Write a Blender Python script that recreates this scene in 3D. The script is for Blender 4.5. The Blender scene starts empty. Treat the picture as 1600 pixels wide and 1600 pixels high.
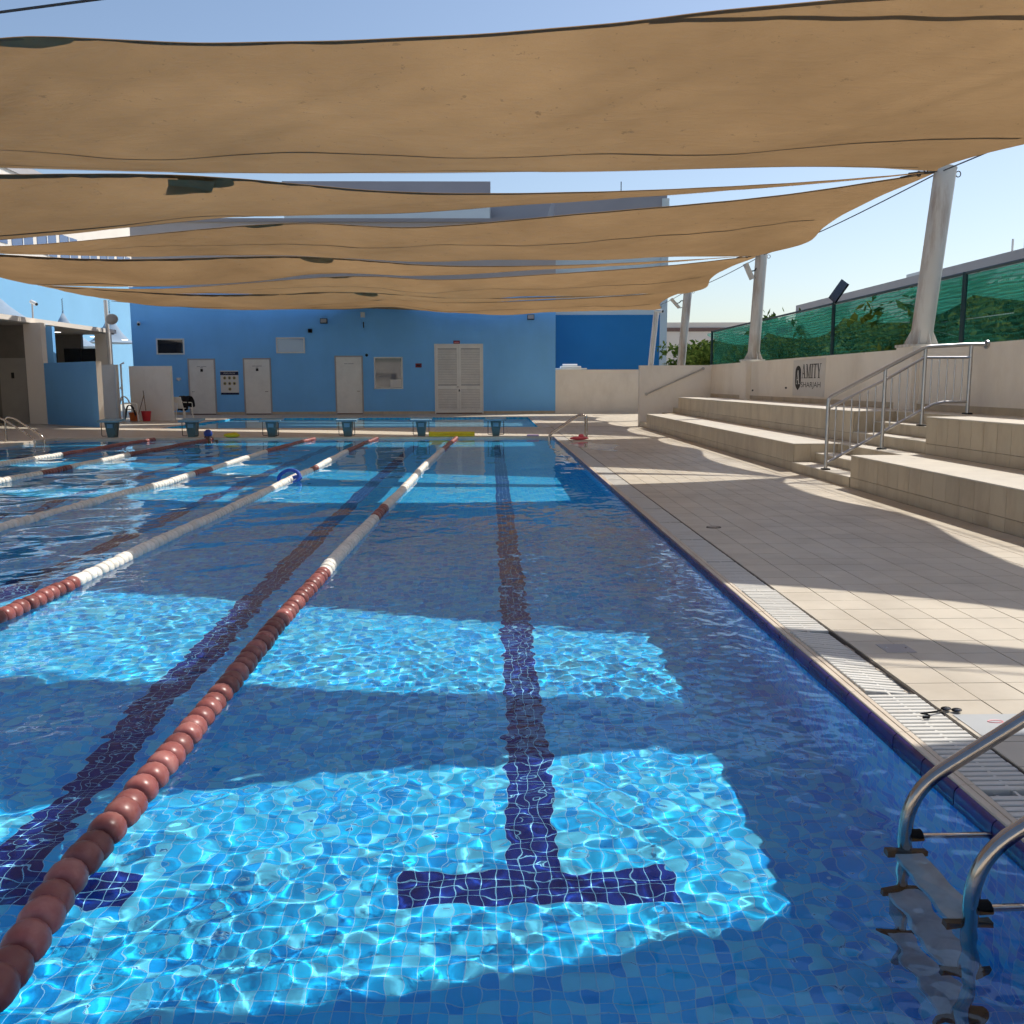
import bpy, bmesh, math, random
import numpy as np
from mathutils import Vector, Matrix
random.seed(7); RNG = np.random.default_rng(11)
SC = bpy.context.scene
COL = SC.collection

# ------------------------------------------------------------------ camera
F = 1450.0; H = 1.40; ROLL = math.radians(0.35); VP = (767.0, 598.0)   # photo is 1600 px wide
def _cam():
    dy = Vector(((VP[0]-800)/F, -(VP[1]-800)/F, -1.0)).normalized()
    up = Vector((-math.sin(ROLL), math.cos(ROLL), 0)); up = (up - dy*up.dot(dy)).normalized()
    rx = dy.cross(up)
    return Matrix((rx, dy, up)).transposed()          # world -> camera
MC = _cam(); CAMP = Vector((0, 0, H))
cd = bpy.data.cameras.new("camera"); cam = bpy.data.objects.new("camera", cd); COL.objects.link(cam)
cd.sensor_width = 36.0; cd.lens = 36.0*F/1600.0; cd.clip_start = 0.05; cd.clip_end = 3000
cam.matrix_world = Matrix.Translation(CAMP) @ MC.transposed().to_4x4()
SC.camera = cam
def ray(px, py):
    return MC.transposed() @ Vector(((px-800)/F, -(py-800)/F, -1.0))
def onz(px, py, z):
    d = ray(px, py); return CAMP + d*((z-H)/d.z)
def ony(px, py, y):
    d = ray(px, py); return CAMP + d*(y/d.y)
def onx(px, py, x):
    d = ray(px, py); return CAMP + d*(x/d.x)

# ------------------------------------------------------------------ sky and sun
TX, TZ = 0.617, 0.437                                # shadow run per metre of height, to -X and -Y
SUN = Vector((TX, TZ, 1.0)).normalized()
EL = math.asin(SUN.z); AZ = math.atan2(SUN.x, SUN.y)
w = bpy.data.worlds.new("World"); SC.world = w; w.use_nodes = True
nt = w.node_tree; nt.nodes.clear()
sky = nt.nodes.new("ShaderNodeTexSky"); sky.sky_type = 'NISHITA'; sky.sun_disc = False
sky.sun_elevation = EL; sky.sun_rotation = AZ; sky.air_density = 1.0; sky.dust_density = 1.3; sky.ozone_density = 1.5; sky.altitude = 10
bg = nt.nodes.new("ShaderNodeBackground"); bg.inputs[1].default_value = 0.080
ow = nt.nodes.new("ShaderNodeOutputWorld")
nt.links.new(sky.outputs[0], bg.inputs[0]); nt.links.new(bg.outputs[0], ow.inputs[0])
sl = bpy.data.lights.new("sun", 'SUN'); sl.energy = 2.7; sl.angle = math.radians(0.55); sl.color = (1.0, 0.955, 0.88)
so = bpy.data.objects.new("sun", sl); COL.objects.link(so)
so.rotation_euler = (-SUN).to_track_quat('-Z', 'Y').to_euler(); so.location = (20, 15, 30)
sl.cycles.is_caustics_light = True
SC.view_settings.view_transform = 'Standard'; SC.view_settings.look = 'None'
SC.view_settings.exposure = 0.84; SC.view_settings.gamma = 1.0
cy = SC.cycles
cy.max_bounces = 14; cy.diffuse_bounces = 6; cy.glossy_bounces = 4; cy.transmission_bounces = 10; cy.transparent_max_bounces = 12
cy.sample_clamp_indirect = 6.0; cy.sample_clamp_direct = 0.0
cy.caustics_reflective = True; cy.caustics_refractive = True; cy.blur_glossy = 0.3
cy.use_adaptive_sampling = True; cy.adaptive_threshold = 0.03
cy.use_denoising = True
try: cy.denoiser = 'OPENIMAGEDENOISE'
except Exception: pass

# ------------------------------------------------------------------ materials
MATS = {}
def newmat(name):
    m = bpy.data.materials.new(name); m.use_nodes = True; m.node_tree.nodes.clear(); MATS[name] = m
    t = m.node_tree; o = t.nodes.new("ShaderNodeOutputMaterial")
    return m, t, o
def N(t, typ, **kw):
    n = t.nodes.new(typ)
    for k, v in kw.items():
        if k.startswith('i_'): n.inputs[k[2:].replace('_', ' ')].default_value = v
        elif k.startswith('n') and k[1:].isdigit(): n.inputs[int(k[1:])].default_value = v
        else: setattr(n, k, v)
    return n
def math_(t, op, a, b=None, c=None):
    n = t.nodes.new("ShaderNodeMath"); n.operation = op
    for i, v in enumerate((a, b, c)):
        if v is None: continue
        if isinstance(v, (int, float)): n.inputs[i].default_value = v
        else: t.links.new(v, n.inputs[i])
    return n.outputs[0]
def mixc(t, fac, a, b, blend='MIX'):
    n = t.nodes.new("ShaderNodeMix"); n.data_type = 'RGBA'; n.blend_type = blend
    for sock, v in ((n.inputs[0], fac), (n.inputs[6], a), (n.inputs[7], b)):
        if isinstance(v, (int, float)): sock.default_value = v
        elif isinstance(v, tuple): sock.default_value = v if len(v) == 4 else (*v, 1)
        else: t.links.new(v, sock)
    return n.outputs[2]
def noise(t, scale, detail=4, rough=0.55, vec=None, dist=0.0):
    n = t.nodes.new("ShaderNodeTexNoise"); n.inputs['Scale'].default_value = scale
    n.inputs['Detail'].default_value = detail; n.inputs['Roughness'].default_value = rough; n.inputs['Distortion'].default_value = dist
    if vec is not None: t.links.new(vec, n.inputs['Vector'])
    return n.outputs['Fac']
def ramp(t, fac, lo, hi):
    n = t.nodes.new("ShaderNodeMapRange"); n.inputs[1].default_value = lo; n.inputs[2].default_value = hi
    t.links.new(fac, n.inputs[0]); return n.outputs[0]
def geopos(t): return t.nodes.new("ShaderNodeNewGeometry").outputs['Position']
def mat(name, col, rough=0.6, metal=0.0, var=0.12, vscale=3.0, dirt=None, dirtamt=0.0, dscale=1.2, bump=0.0, bscale=60, spec=0.4, objvar=0.0, stretch=None, isl=0.0):
    m, t, o = newmat(name)
    p = t.nodes.new("ShaderNodeBsdfPrincipled")
    p.inputs['Roughness'].default_value = rough; p.inputs['Metallic'].default_value = metal; p.inputs['Specular IOR Level'].default_value = spec
    pos = geopos(t)
    if stretch:
        mp = t.nodes.new("ShaderNodeMapping"); mp.inputs['Scale'].default_value = stretch; t.links.new(pos, mp.inputs[0]); pos2 = mp.outputs[0]
    else: pos2 = pos
    c = (*col, 1)
    out = None
    if var > 0:
        f = ramp(t, noise(t, vscale, 5, 0.6, pos), 0.3, 0.7)
        out = mixc(t, f, tuple(x*(1-var) for x in col), tuple(min(1, x*(1+var)) for x in col))
    if dirt is not None:
        f = math_(t, 'MULTIPLY', ramp(t, noise(t, dscale, 6, 0.65, pos2), 0.48, 0.72), dirtamt)
        out = mixc(t, f, out if out is not None else c, dirt)
    if objvar > 0:
        oi = t.nodes.new("ShaderNodeObjectInfo")
        v = math_(t, 'ADD', math_(t, 'MULTIPLY', oi.outputs['Random'], 2*objvar), 1-objvar)
        if isl > 0:
            gi_ = t.nodes.new('ShaderNodeNewGeometry'); v = math_(t, 'ADD', v, math_(t, 'MULTIPLY', math_(t, 'SUBTRACT', gi_.outputs['Random Per Island'], 0.5), 2*isl))
        hsv = t.nodes.new("ShaderNodeHueSaturation"); t.links.new(v, hsv.inputs['Value'])
        if out is None: hsv.inputs['Color'].default_value = c
        else: t.links.new(out, hsv.inputs['Color'])
        out = hsv.outputs[0]
    if out is None: p.inputs['Base Color'].default_value = c
    else: t.links.new(out, p.inputs['Base Color'])
    if rough > 0.05 and metal < 0.5:
        rr = math_(t, 'ADD', math_(t, 'MULTIPLY', noise(t, vscale*2.3, 3, 0.5, pos), 0.2), rough-0.1); t.links.new(rr, p.inputs['Roughness'])
    if bump > 0:
        b = t.nodes.new("ShaderNodeBump"); b.inputs['Strength'].default_value = bump; b.inputs['Distance'].default_value = 0.01
        t.links.new(noise(t, bscale, 4, 0.6, pos), b.inputs['Height']); t.links.new(b.outputs[0], p.inputs['Normal'])
    t.links.new(p.outputs[0], o.inputs[0])
    return m

mat('deck_tile', (0.575, 0.51, 0.41), 0.42, var=0.05, vscale=2.0, dirt=(0.32, 0.26, 0.19), dirtamt=0.55, dscale=0.8, objvar=0.05, spec=0.35, isl=0.05)
mat('grout_dark', (0.12, 0.10, 0.085), 0.85, var=0.2, vscale=8)
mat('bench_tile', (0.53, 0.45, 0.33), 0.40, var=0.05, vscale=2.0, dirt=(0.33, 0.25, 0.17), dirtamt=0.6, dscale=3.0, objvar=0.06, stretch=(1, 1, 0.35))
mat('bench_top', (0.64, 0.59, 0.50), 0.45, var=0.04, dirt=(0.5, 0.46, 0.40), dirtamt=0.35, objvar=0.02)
mat('bench_grout', (0.20, 0.155, 0.11), 0.9, var=0.15)
mat('white_render', (0.87, 0.81, 0.72), 0.85, var=0.04, vscale=0.7, dirt=(0.45, 0.37, 0.28), dirtamt=0.30, dscale=0.9, bump=0.25, bscale=90, stretch=(1, 1, 0.5))
mat('blue_render', (0.19, 0.50, 0.92), 0.85, var=0.06, vscale=0.5, dirt=(0.15, 0.40, 0.74), dirtamt=0.35, dscale=0.5, bump=0.3, bscale=70, stretch=(1, 1, 0.3))
mat('deep_blue_render', (0.022, 0.19, 0.44), 0.85, var=0.05, vscale=0.5, bump=0.2)
mat('pale_render', (0.58, 0.66, 0.68), 0.85, var=0.04, vscale=0.4, bump=0.1)
mat('grey_render', (0.30, 0.30, 0.33), 0.85, var=0.05, vscale=0.4, bump=0.1)
mat('mid_grey_render', (0.42, 0.40, 0.40), 0.85, var=0.04, vscale=0.3, dirt=(0.3, 0.28, 0.26), dirtamt=0.3, bump=0.1)
mat('sky_blue_render', (0.22, 0.46, 0.68), 0.85, var=0.04, vscale=0.3, bump=0.1)
mat('cream_render', (0.76, 0.70, 0.62), 0.85, var=0.04, vscale=0.5, bump=0.1)
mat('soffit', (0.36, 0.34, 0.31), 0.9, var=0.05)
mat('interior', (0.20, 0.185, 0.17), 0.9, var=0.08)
mat('door_paint', (0.78, 0.76, 0.71), 0.5, var=0.04, dirt=(0.45, 0.42, 0.38), dirtamt=0.25)
mat('dark', (0.02, 0.02, 0.022), 0.6, var=0.2)
mat('black_plastic', (0.006, 0.006, 0.007), 0.75, var=0.2, vscale=20, spec=0.1)
mat('white_plastic', (0.84, 0.79, 0.70), 0.42, var=0.05, vscale=9, dirt=(0.45, 0.38, 0.28), dirtamt=0.35, dscale=7, objvar=0.06)
mat('red_plastic', (0.26, 0.078, 0.068), 0.36, var=0.18, vscale=9, dirt=(0.36, 0.17, 0.145), dirtamt=0.7, dscale=9, objvar=0.26)
mat('steel', (0.50, 0.45, 0.40), 0.17, metal=1.0, var=0.1, vscale=6, dirt=(0.30, 0.22, 0.17), dirtamt=0.5, dscale=5)
mat('satin_steel', (0.50, 0.49, 0.48), 0.34, metal=1.0, var=0.08, vscale=8)
mat('tread_steel', (0.36, 0.40, 0.43), 0.6, metal=0.25, var=0.25, vscale=12)
mat('cable', (0.07, 0.065, 0.065), 0.5, metal=0.6, var=0.1)
mat('post_paint', (0.68, 0.66, 0.62), 0.45, var=0.04, dirt=(0.27, 0.14, 0.06), dirtamt=0.75, dscale=1.5, stretch=(3.5, 3.5, 0.45))
mat('sail_hem', (0.13, 0.09, 0.055), 0.9, var=0.1)
mat('sail_patch', (0.20, 0.155, 0.085), 0.9, var=0.15)
mat('bullnose', (0.028, 0.02, 0.15), 0.18, var=0.25, vscale=9, spec=0.6, objvar=0.2)
mat('coping', (0.62, 0.53, 0.42), 0.4, var=0.05, dirt=(0.4, 0.31, 0.22), dirtamt=0.4, dscale=5, objvar=0.03)
mat('grating', (0.62, 0.60, 0.55), 0.45, var=0.04, dirt=(0.5, 0.45, 0.38), dirtamt=0.4, dscale=6, objvar=0.03)
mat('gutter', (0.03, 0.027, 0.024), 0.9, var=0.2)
mat('block_blue', (0.16, 0.33, 0.46), 0.5, var=0.1)
mat('block_grey', (0.08, 0.15, 0.17), 0.6, var=0.15)
mat('yellow_foam', (0.75, 0.58, 0.03), 0.75, var=0.06)
mat('blue_foam', (0.03, 0.09, 0.42), 0.7, var=0.08)
mat('pink_foam', (0.75, 0.12, 0.15), 0.7, var=0.08)
mat('lilac_foam', (0.62, 0.45, 0.68), 0.7, var=0.08)
mat('red_bucket', (0.55, 0.03, 0.04), 0.4, var=0.08)
mat('orange_plastic', (0.75, 0.18, 0.04), 0.5, var=0.08)
mat('wood', (0.25, 0.15, 0.08), 0.7, var=0.2)
mat('cloth_black', (0.015, 0.014, 0.02), 0.95, var=0.2)
mat('cloth_white', (0.75, 0.75, 0.76), 0.95, var=0.05)
mat('skin', (0.21, 0.11, 0.07), 0.55, var=0.1)
mat('cap_blue', (0.035, 0.07, 0.30), 0.5, var=0.1)
mat('sign_white', (0.68, 0.66, 0.63), 0.6, var=0.03)
mat('ink', (0.015, 0.013, 0.014), 0.6, var=0.0)
mat('navy_ink', (0.01, 0.015, 0.06), 0.5, var=0.0)
mat('gold_ink', (0.42, 0.36, 0.16), 0.5, var=0.1, vscale=80)
mat('red_sign', (0.22, 0.02, 0.04), 0.5, var=0.1)
mat('sticker', (0.42, 0.43, 0.43), 0.4, var=0.05)
mat('pink_ink', (0.75, 0.30, 0.32), 0.5, var=0.0)
mat('fence_post', (0.012, 0.045, 0.055), 0.5, var=0.1)
mat('panel_black', (0.008, 0.008, 0.012), 0.2, var=0.0)
mat('trunk', (0.16, 0.11, 0.07), 0.9, var=0.2, bump=0.5)
mat('canopy_grey', (0.25, 0.33, 0.42), 0.8, var=0.05)
mat('ground', (0.42, 0.36, 0.28), 0.95, var=0.15, vscale=0.15, bump=0.4, bscale=5)
mat('window_frame', (0.70, 0.70, 0.68), 0.5, var=0.03)
mat('brown_trim', (0.19, 0.12, 0.10), 0.7, var=0.05)
mat('ac_white', (0.70, 0.70, 0.67), 0.5, var=0.05)
mat('wet_film', (0.40, 0.36, 0.31), 0.12, var=0.05, spec=0.6)

def glassmat(name, col, rough=0.03):
    m, t, o = newmat(name); p = t.nodes.new("ShaderNodeBsdfPrincipled")
    p.inputs['Base Color'].default_value = (*col, 1); p.inputs['Roughness'].default_value = rough; p.inputs['Specular IOR Level'].default_value = 0.9
    p.inputs['Coat Weight'].default_value = 0.6; p.inputs['Coat Roughness'].default_value = 0.02
    t.links.new(p.outputs[0], o.inputs[0]); return m
glassmat('pane_dark', (0.02, 0.025, 0.035)); glassmat('pane_blue', (0.05, 0.09, 0.22)); glassmat('pane_painted_sky', (0.30,0.42,0.62)); glassmat('pane_painted_sky2', (0.05,0.06,0.09)); glassmat('goggle_lens', (0.02, 0.03, 0.05))  # pale high-window pane: sky reflection painted into its base colour

def lampmat():
    m, t, o = newmat('lamp_glow'); e = t.nodes.new("ShaderNodeEmission"); e.inputs[0].default_value = (1, 0.97, 0.9, 1); e.inputs[1].default_value = 2.5
    t.links.new(e.outputs[0], o.inputs[0])
lampmat()

# paving with joints for the decks whose tiles are too far to pick apart
def pavingmat(name, col, grout, size):
    m, t, o = newmat(name); pos = geopos(t)
    p = t.nodes.new("ShaderNodeBsdfPrincipled"); p.inputs['Roughness'].default_value = 0.5; p.inputs['Specular IOR Level'].default_value = 0.3
    sx = t.nodes.new("ShaderNodeSeparateXYZ"); t.links.new(pos, sx.inputs[0])
    fx = math_(t, 'FRACT', math_(t, 'DIVIDE', sx.outputs[0], size)); fy = math_(t, 'FRACT', math_(t, 'DIVIDE', sx.outputs[1], size))
    g = math_(t, 'MAXIMUM', math_(t, 'LESS_THAN', fx, 0.02), math_(t, 'LESS_THAN', fy, 0.02))
    f = ramp(t, noise(t, 1.0, 5, 0.6, pos), 0.45, 0.75)
    c = mixc(t, math_(t, 'MULTIPLY', f, 0.3), col, tuple(x*0.6 for x in col))
    c = mixc(t, g, c, grout); t.links.new(c, p.inputs['Base Color']); t.links.new(p.outputs[0], o.inputs[0])
pavingmat('paving', (0.575, 0.51, 0.41), (0.25, 0.2, 0.16), 0.228)

# mosaic of the pool: five-centimetre tiles, dark lane lines with a cross bar
LX0, LSP, TS = 0.16, 1.95, 0.05
def mosaicmat(name, wall=False):
    m, t, o = newmat(name); pos = geopos(t)
    s = t.nodes.new("ShaderNodeSeparateXYZ"); t.links.new(pos, s.inputs[0])
    if wall: ux = math_(t, 'ADD', s.outputs[0], s.outputs[1]); uy = s.outputs[2]
    else: ux, uy = s.outputs[0], s.outputs[1]
    cx = math_(t, 'DIVIDE', math_(t, 'SUBTRACT', ux, 0.01), TS); cyy = math_(t, 'DIVIDE', uy, TS)
    ix = math_(t, 'FLOOR', cx); iy = math_(t, 'FLOOR', cyy); fx = math_(t, 'FRACT', cx); fy = math_(t, 'FRACT', cyy)
    cb = t.nodes.new("ShaderNodeCombineXYZ"); t.links.new(ix, cb.inputs[0]); t.links.new(iy, cb.inputs[1])
    wn = t.nodes.new("ShaderNodeTexWhiteNoise"); wn.noise_dimensions = '2D'; t.links.new(cb.outputs[0], wn.inputs['Vector'])
    cr = t.nodes.new("ShaderNodeValToRGB"); cr.color_ramp.interpolation = 'CONSTANT'
    els = cr.color_ramp.elements
    cols = [(0.0, (0.010, 0.40, 0.78)), (0.28, (0.020, 0.49, 0.83)), (0.52, (0.12, 0.58, 0.78)), (0.74, (0.006, 0.31, 0.72)), (0.90, (0.045, 0.50, 0.82))]
    els[0].position = 0.0; els[0].color = (*cols[0][1], 1); els[1].position = cols[1][0]; els[1].color = (*cols[1][1], 1)
    for p_, c_ in cols[2:]:
        e = els.new(p_); e.color = (*c_, 1)
    t.links.new(wn.outputs['Value'], cr.inputs[0])
    base = cr.outputs[0]
    if not wall:
        d = math_(t, 'ABSOLUTE', math_(t, 'SUBTRACT', math_(t, 'MODULO', math_(t, 'ADD', math_(t, 'SUBTRACT', s.outputs[0], LX0), LSP*20.5), LSP), LSP/2))
        yy = s.outputs[1]
        line = math_(t, 'MULTIPLY', math_(t, 'LESS_THAN', d, 0.1), math_(t, 'MULTIPLY', math_(t, 'GREATER_THAN', yy, 3.05), math_(t, 'LESS_THAN', yy, 22.0)))
        cross = math_(t, 'MULTIPLY', math_(t, 'LESS_THAN', d, 0.5), math_(t, 'MULTIPLY', math_(t, 'GREATER_THAN', yy, 3.05), math_(t, 'LESS_THAN', yy, 3.25)))
        mk = math_(t, 'MAXIMUM', line, cross)
        dk = mixc(t, wn.outputs['Value'], (0.005, 0.018, 0.13), (0.008, 0.032, 0.21))
        base = mixc(t, mk, base, dk)
    g = math_(t, 'MAXIMUM', math_(t, 'LESS_THAN', fx, 0.06), math_(t, 'LESS_THAN', fy, 0.06))
    base = mixc(t, g, base, (0.30, 0.62, 0.80))
    p = t.nodes.new("ShaderNodeBsdfPrincipled"); p.inputs['Roughness'].default_value = 0.6; p.inputs['Specular IOR Level'].default_value = 0.0
    t.links.new(base, p.inputs['Base Color']); t.links.new(p.outputs[0], o.inputs[0])
mosaicmat('mosaic'); mosaicmat('mosaic_wall', True)

def watermat():
    m, t, o = newmat('water'); g = t.nodes.new("ShaderNodeBsdfGlass"); g.inputs['IOR'].default_value = 1.33; g.inputs['Roughness'].default_value = 0.0
    g.inputs['Color'].default_value = (0.94, 0.985, 1.0, 1); t.links.new(g.outputs[0], o.inputs[0])
watermat()

def sailmat():
    m, t, o = newmat('sail_cloth'); pos = geopos(t)
    f1 = ramp(t, noise(t, 0.33, 6, 0.62, pos), 0.32, 0.68); weave = ramp(t, noise(t, 55, 3, 0.8, pos), 0.3, 0.7)
    base = mixc(t, f1, (0.225, 0.132, 0.061), (0.375, 0.228, 0.108))
    base = mixc(t, math_(t, 'MULTIPLY', ramp(t, noise(t, 70, 2, 0.5, pos), 0.62, 0.75), 0.35), base, (0.17, 0.10, 0.05))
    spots = math_(t, 'MULTIPLY', math_(t, 'GREATER_THAN', noise(t, 6.5, 3, 0.8, pos), 0.665), 0.55)
    base = mixc(t, spots, base, (0.08, 0.05, 0.03))
    base = mixc(t, math_(t, 'MULTIPLY', weave, 0.42), base, (0.26, 0.16, 0.075))
    df = t.nodes.new("ShaderNodeBsdfDiffuse"); tr = t.nodes.new("ShaderNodeBsdfTranslucent"); mx = t.nodes.new("ShaderNodeMixShader")
    dfc = mixc(t, 0.6, base, (0.38, 0.29, 0.18)); t.links.new(dfc, df.inputs[0]); t.links.new(base, tr.inputs[0])
    mx.inputs[0].default_value = 0.50
    b = t.nodes.new("ShaderNodeBump"); b.inputs['Strength'].default_value = 0.6; b.inputs['Distance'].default_value = 0.07
    mp = t.nodes.new("ShaderNodeMapping"); mp.inputs['Scale'].default_value = (0.5, 1.5, 1); mp.inputs['Rotation'].default_value = (0, 0, 0.75); t.links.new(pos, mp.inputs[0])
    t.links.new(noise(t, 1.5, 6, 0.62, mp.outputs[0], 0.4), b.inputs['Height'])
    t.links.new(b.outputs[0], df.inputs['Normal']); t.links.new(b.outputs[0], tr.inputs['Normal'])
    t.links.new(df.outputs[0], mx.inputs[1]); t.links.new(tr.outputs[0], mx.inputs[2]); t.links.new(mx.outputs[0], o.inputs[0])
sailmat()

def netmat(name, col, dens, stripe):
    m, t, o = newmat(name); pos = geopos(t)
    s = t.nodes.new("ShaderNodeSeparateXYZ"); t.links.new(pos, s.inputs[0])
    zz = math_(t, 'FRACT', math_(t, 'ADD', math_(t, 'MULTIPLY', s.outputs[2], 1/stripe), math_(t, 'MULTIPLY', noise(t, 1.5, 2, 0.5, pos), 1.5)))
    yy = math_(t, 'FRACT', math_(t, 'MULTIPLY', s.outputs[1], 1/0.06))
    solid = math_(t, 'MAXIMUM', math_(t, 'LESS_THAN', zz, 0.30), math_(t, 'LESS_THAN', yy, 0.25))
    fac = math_(t, 'ADD', math_(t, 'MULTIPLY', solid, 0.45), dens)
    df = t.nodes.new("ShaderNodeBsdfDiffuse"); df.inputs[0].default_value = (*col, 1)
    tl = t.nodes.new("ShaderNodeBsdfTranslucent"); tl.inputs[0].default_value = (*col, 1)
    md = t.nodes.new("ShaderNodeMixShader"); md.inputs[0].default_value = 0.45; t.links.new(df.outputs[0], md.inputs[1]); t.links.new(tl.outputs[0], md.inputs[2])
    tp = t.nodes.new("ShaderNodeBsdfTransparent"); mx = t.nodes.new("ShaderNodeMixShader")
    t.links.new(fac, mx.inputs[0]); t.links.new(tp.outputs[0], mx.inputs[1]); t.links.new(md.outputs[0], mx.inputs[2]); t.links.new(mx.outputs[0], o.inputs[0])
netmat('green_net', (0.03, 0.18, 0.125), 0.25, 0.085); netmat('green_net_fold', (0.055, 0.33, 0.26), 0.40, 0.05)

def leafmat(name, a, b):
    m, t, o = newmat(name); pos = geopos(t)
    wn = t.nodes.new("ShaderNodeTexWhiteNoise"); wn.noise_dimensions = '1D'
    gm = t.nodes.new("ShaderNodeNewGeometry"); t.links.new(gm.outputs['Random Per Island'], wn.inputs['W'])
    c = mixc(t, wn.outputs['Value'], a, b)
    df = t.nodes.new("ShaderNodeBsdfDiffuse"); tl = t.nodes.new("ShaderNodeBsdfTranslucent"); mx = t.nodes.new("ShaderNodeMixShader"); mx.inputs[0].default_value = 0.35
    t.links.new(c, df.inputs[0]); t.links.new(c, tl.inputs[0]); t.links.new(df.outputs[0], mx.inputs[1]); t.links.new(tl.outputs[0], mx.inputs[2]); t.links.new(mx.outputs[0], o.inputs[0])
leafmat('leaf', (0.05, 0.095, 0.02), (0.13, 0.18, 0.04))

# ------------------------------------------------------------------ mesh helpers
class MB:
    def __init__(s): s.v = []; s.f = []
    def add(s, vs, fs):
        o = len(s.v); s.v += [tuple(p) for p in vs]; s.f += [tuple(i+o for i in q) for q in fs]; return s
    def box(s, x0, x1, y0, y1, z0, z1, bev=0.0):
        if bev <= 0:
            return s.add([(x0,y0,z0),(x1,y0,z0),(x1,y1,z0),(x0,y1,z0),(x0,y0,z1),(x1,y0,z1),(x1,y1,z1),(x0,y1,z1)],
                [(0,3,2,1),(4,5,6,7),(0,1,5,4),(1,2,6,5),(2,3,7,6),(3,0,4,7)])
        b = bev                                     # bevelled top rim
        return s.add([(x0,y0,z0),(x1,y0,z0),(x1,y1,z0),(x0,y1,z0),(x0,y0,z1-b),(x1,y0,z1-b),(x1,y1,z1-b),(x0,y1,z1-b),
                (x0+b,y0+b,z1),(x1-b,y0+b,z1),(x1-b,y1-b,z1),(x0+b,y1-b,z1)],
                [(0,3,2,1),(8,9,10,11),(0,1,5,4),(1,2,6,5),(2,3,7,6),(3,0,4,7),(4,5,9,8),(5,6,10,9),(6,7,11,10),(7,4,8,11)])
    def tube(s, pts, r, n=8, cap=True, close=False):
        pts = [Vector(p) for p in pts]; L = len(pts); rr = r if isinstance(r, (list, tuple)) else [r]*L
        vs = []; prev = None
        for i, p in enumerate(pts):
            if close: d = pts[(i+1) % L] - pts[i-1]
            else: d = pts[min(i+1, L-1)] - pts[max(i-1, 0)]
            d.normalize()
            if prev is None:
                a = Vector((0,0,1)) if abs(d.z) < 0.9 else Vector((1,0,0)); u = d.cross(a).normalized()
            else:
                u = (prev - d*prev.dot(d)); u = u.normalized() if u.length > 1e-6 else d.orthogonal().normalized()
            prev = u; v = d.cross(u)
            for k in range(n):
                a = 2*math.pi*k/n; vs.append(p + (u*math.cos(a) + v*math.sin(a))*rr[i])
        fs = []
        for i in range(L if close else L-1):
            j = (i+1) % L
            for k in range(n): fs.append((i*n+k, i*n+(k+1) % n, j*n+(k+1) % n, j*n+k))
        if cap and not close: fs += [tuple(range(n-1, -1, -1)), tuple((L-1)*n+k for k in range(n))]
        return s.add(vs, fs)
    def lathe(s, prof, n=16, M=None):               # profile (r, z) about Z
        vs = []; fs = []; L = len(prof)
        for (r, z) in prof:
            for k in range(n):
                a = 2*math.pi*k/n; p = Vector((r*math.cos(a), r*math.sin(a), z)); vs.append(M @ p if M else p)
        for i in range(L-1):
            for k in range(n): fs.append((i*n+k, i*n+(k+1) % n, (i+1)*n+(k+1) % n, (i+1)*n+k))
        fs += [tuple(range(n-1, -1, -1)), tuple((L-1)*n+k for k in range(n))]
        return s.add(vs, fs)
    def prism(s, poly, axis, a, b):                 # polygon in 2D pushed along an axis; poly is (u, v)
        n = len(poly); mk = {'x': lambda u, v, w: (w, u, v), 'y': lambda u, v, w: (u, w, v), 'z': lambda u, v, w: (u, v, w)}[axis]
        vs = [mk(u, v, a) for u, v in poly] + [mk(u, v, b) for u, v in poly]
        return s.add(vs, [tuple(range(n)), tuple(range(2*n-1, n-1, -1))] + [(i, (i+1) % n, n+(i+1) % n, n+i) for i in range(n)])
    def sphere(s, c, r, n=12, m=8, sc=(1,1,1)):
        c = Vector(c); vs = []; fs = []
        for i in range(m+1):
            th = math.pi*i/m
            for k in range(n):
                a = 2*math.pi*k/n; vs.append(c + Vector((math.sin(th)*math.cos(a)*r*sc[0], math.sin(th)*math.sin(a)*r*sc[1], math.cos(th)*r*sc[2])))
        for i in range(m):
            for k in range(n): fs.append((i*n+k, (i+1)*n+k, (i+1)*n+(k+1) % n, i*n+(k+1) % n))
        return s.add(vs, fs)
    def mesh(s, name, smooth=False):
        me = bpy.data.meshes.new(name); me.from_pydata(s.v, [], s.f); me.validate(clean_customdata=False)
        bm = bmesh.new(); bm.from_mesh(me); bmesh.ops.recalc_face_normals(bm, faces=bm.faces); bm.to_mesh(me); bm.free()
        if smooth:
            me.shade_smooth()
            try: me.set_sharp_from_angle(angle=math.radians(40))
            except Exception: pass
        me.update(); return me
def link(name, me, m, parent=None, loc=None, rz=None, kind=None):
    o = bpy.data.objects.new(name, me)
    if me is not None and m is not None and len(me.materials) == 0: me.materials.append(MATS[m])
    COL.objects.link(o)
    if parent is not None: o.parent = parent
    if loc is not None: o.location = loc
    if rz is not None: o.rotation_euler = (0, 0, rz)
    if kind: o['kind'] = kind
    return o
def build(name, mb, m, parent=None, smooth=False, **kw): return link(name, mb.mesh(name, smooth), m, parent, **kw)
def tag(o, label, cat, group=None):
    o['label'] = label; o['category'] = cat
    if group: o['group'] = group
    return o
def thing(name, label, cat, loc=(0,0,0), rz=0, group=None):
    o = bpy.data.objects.new(name, None); o.empty_display_size = 0.1; COL.objects.link(o); o.location = loc; o.rotation_euler = (0,0,rz)
    return tag(o, label, cat, group)
def box(x0, x1, y0, y1, z0, z1, bev=0.0): return MB().box(x0, x1, y0, y1, z0, z1, bev)
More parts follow.
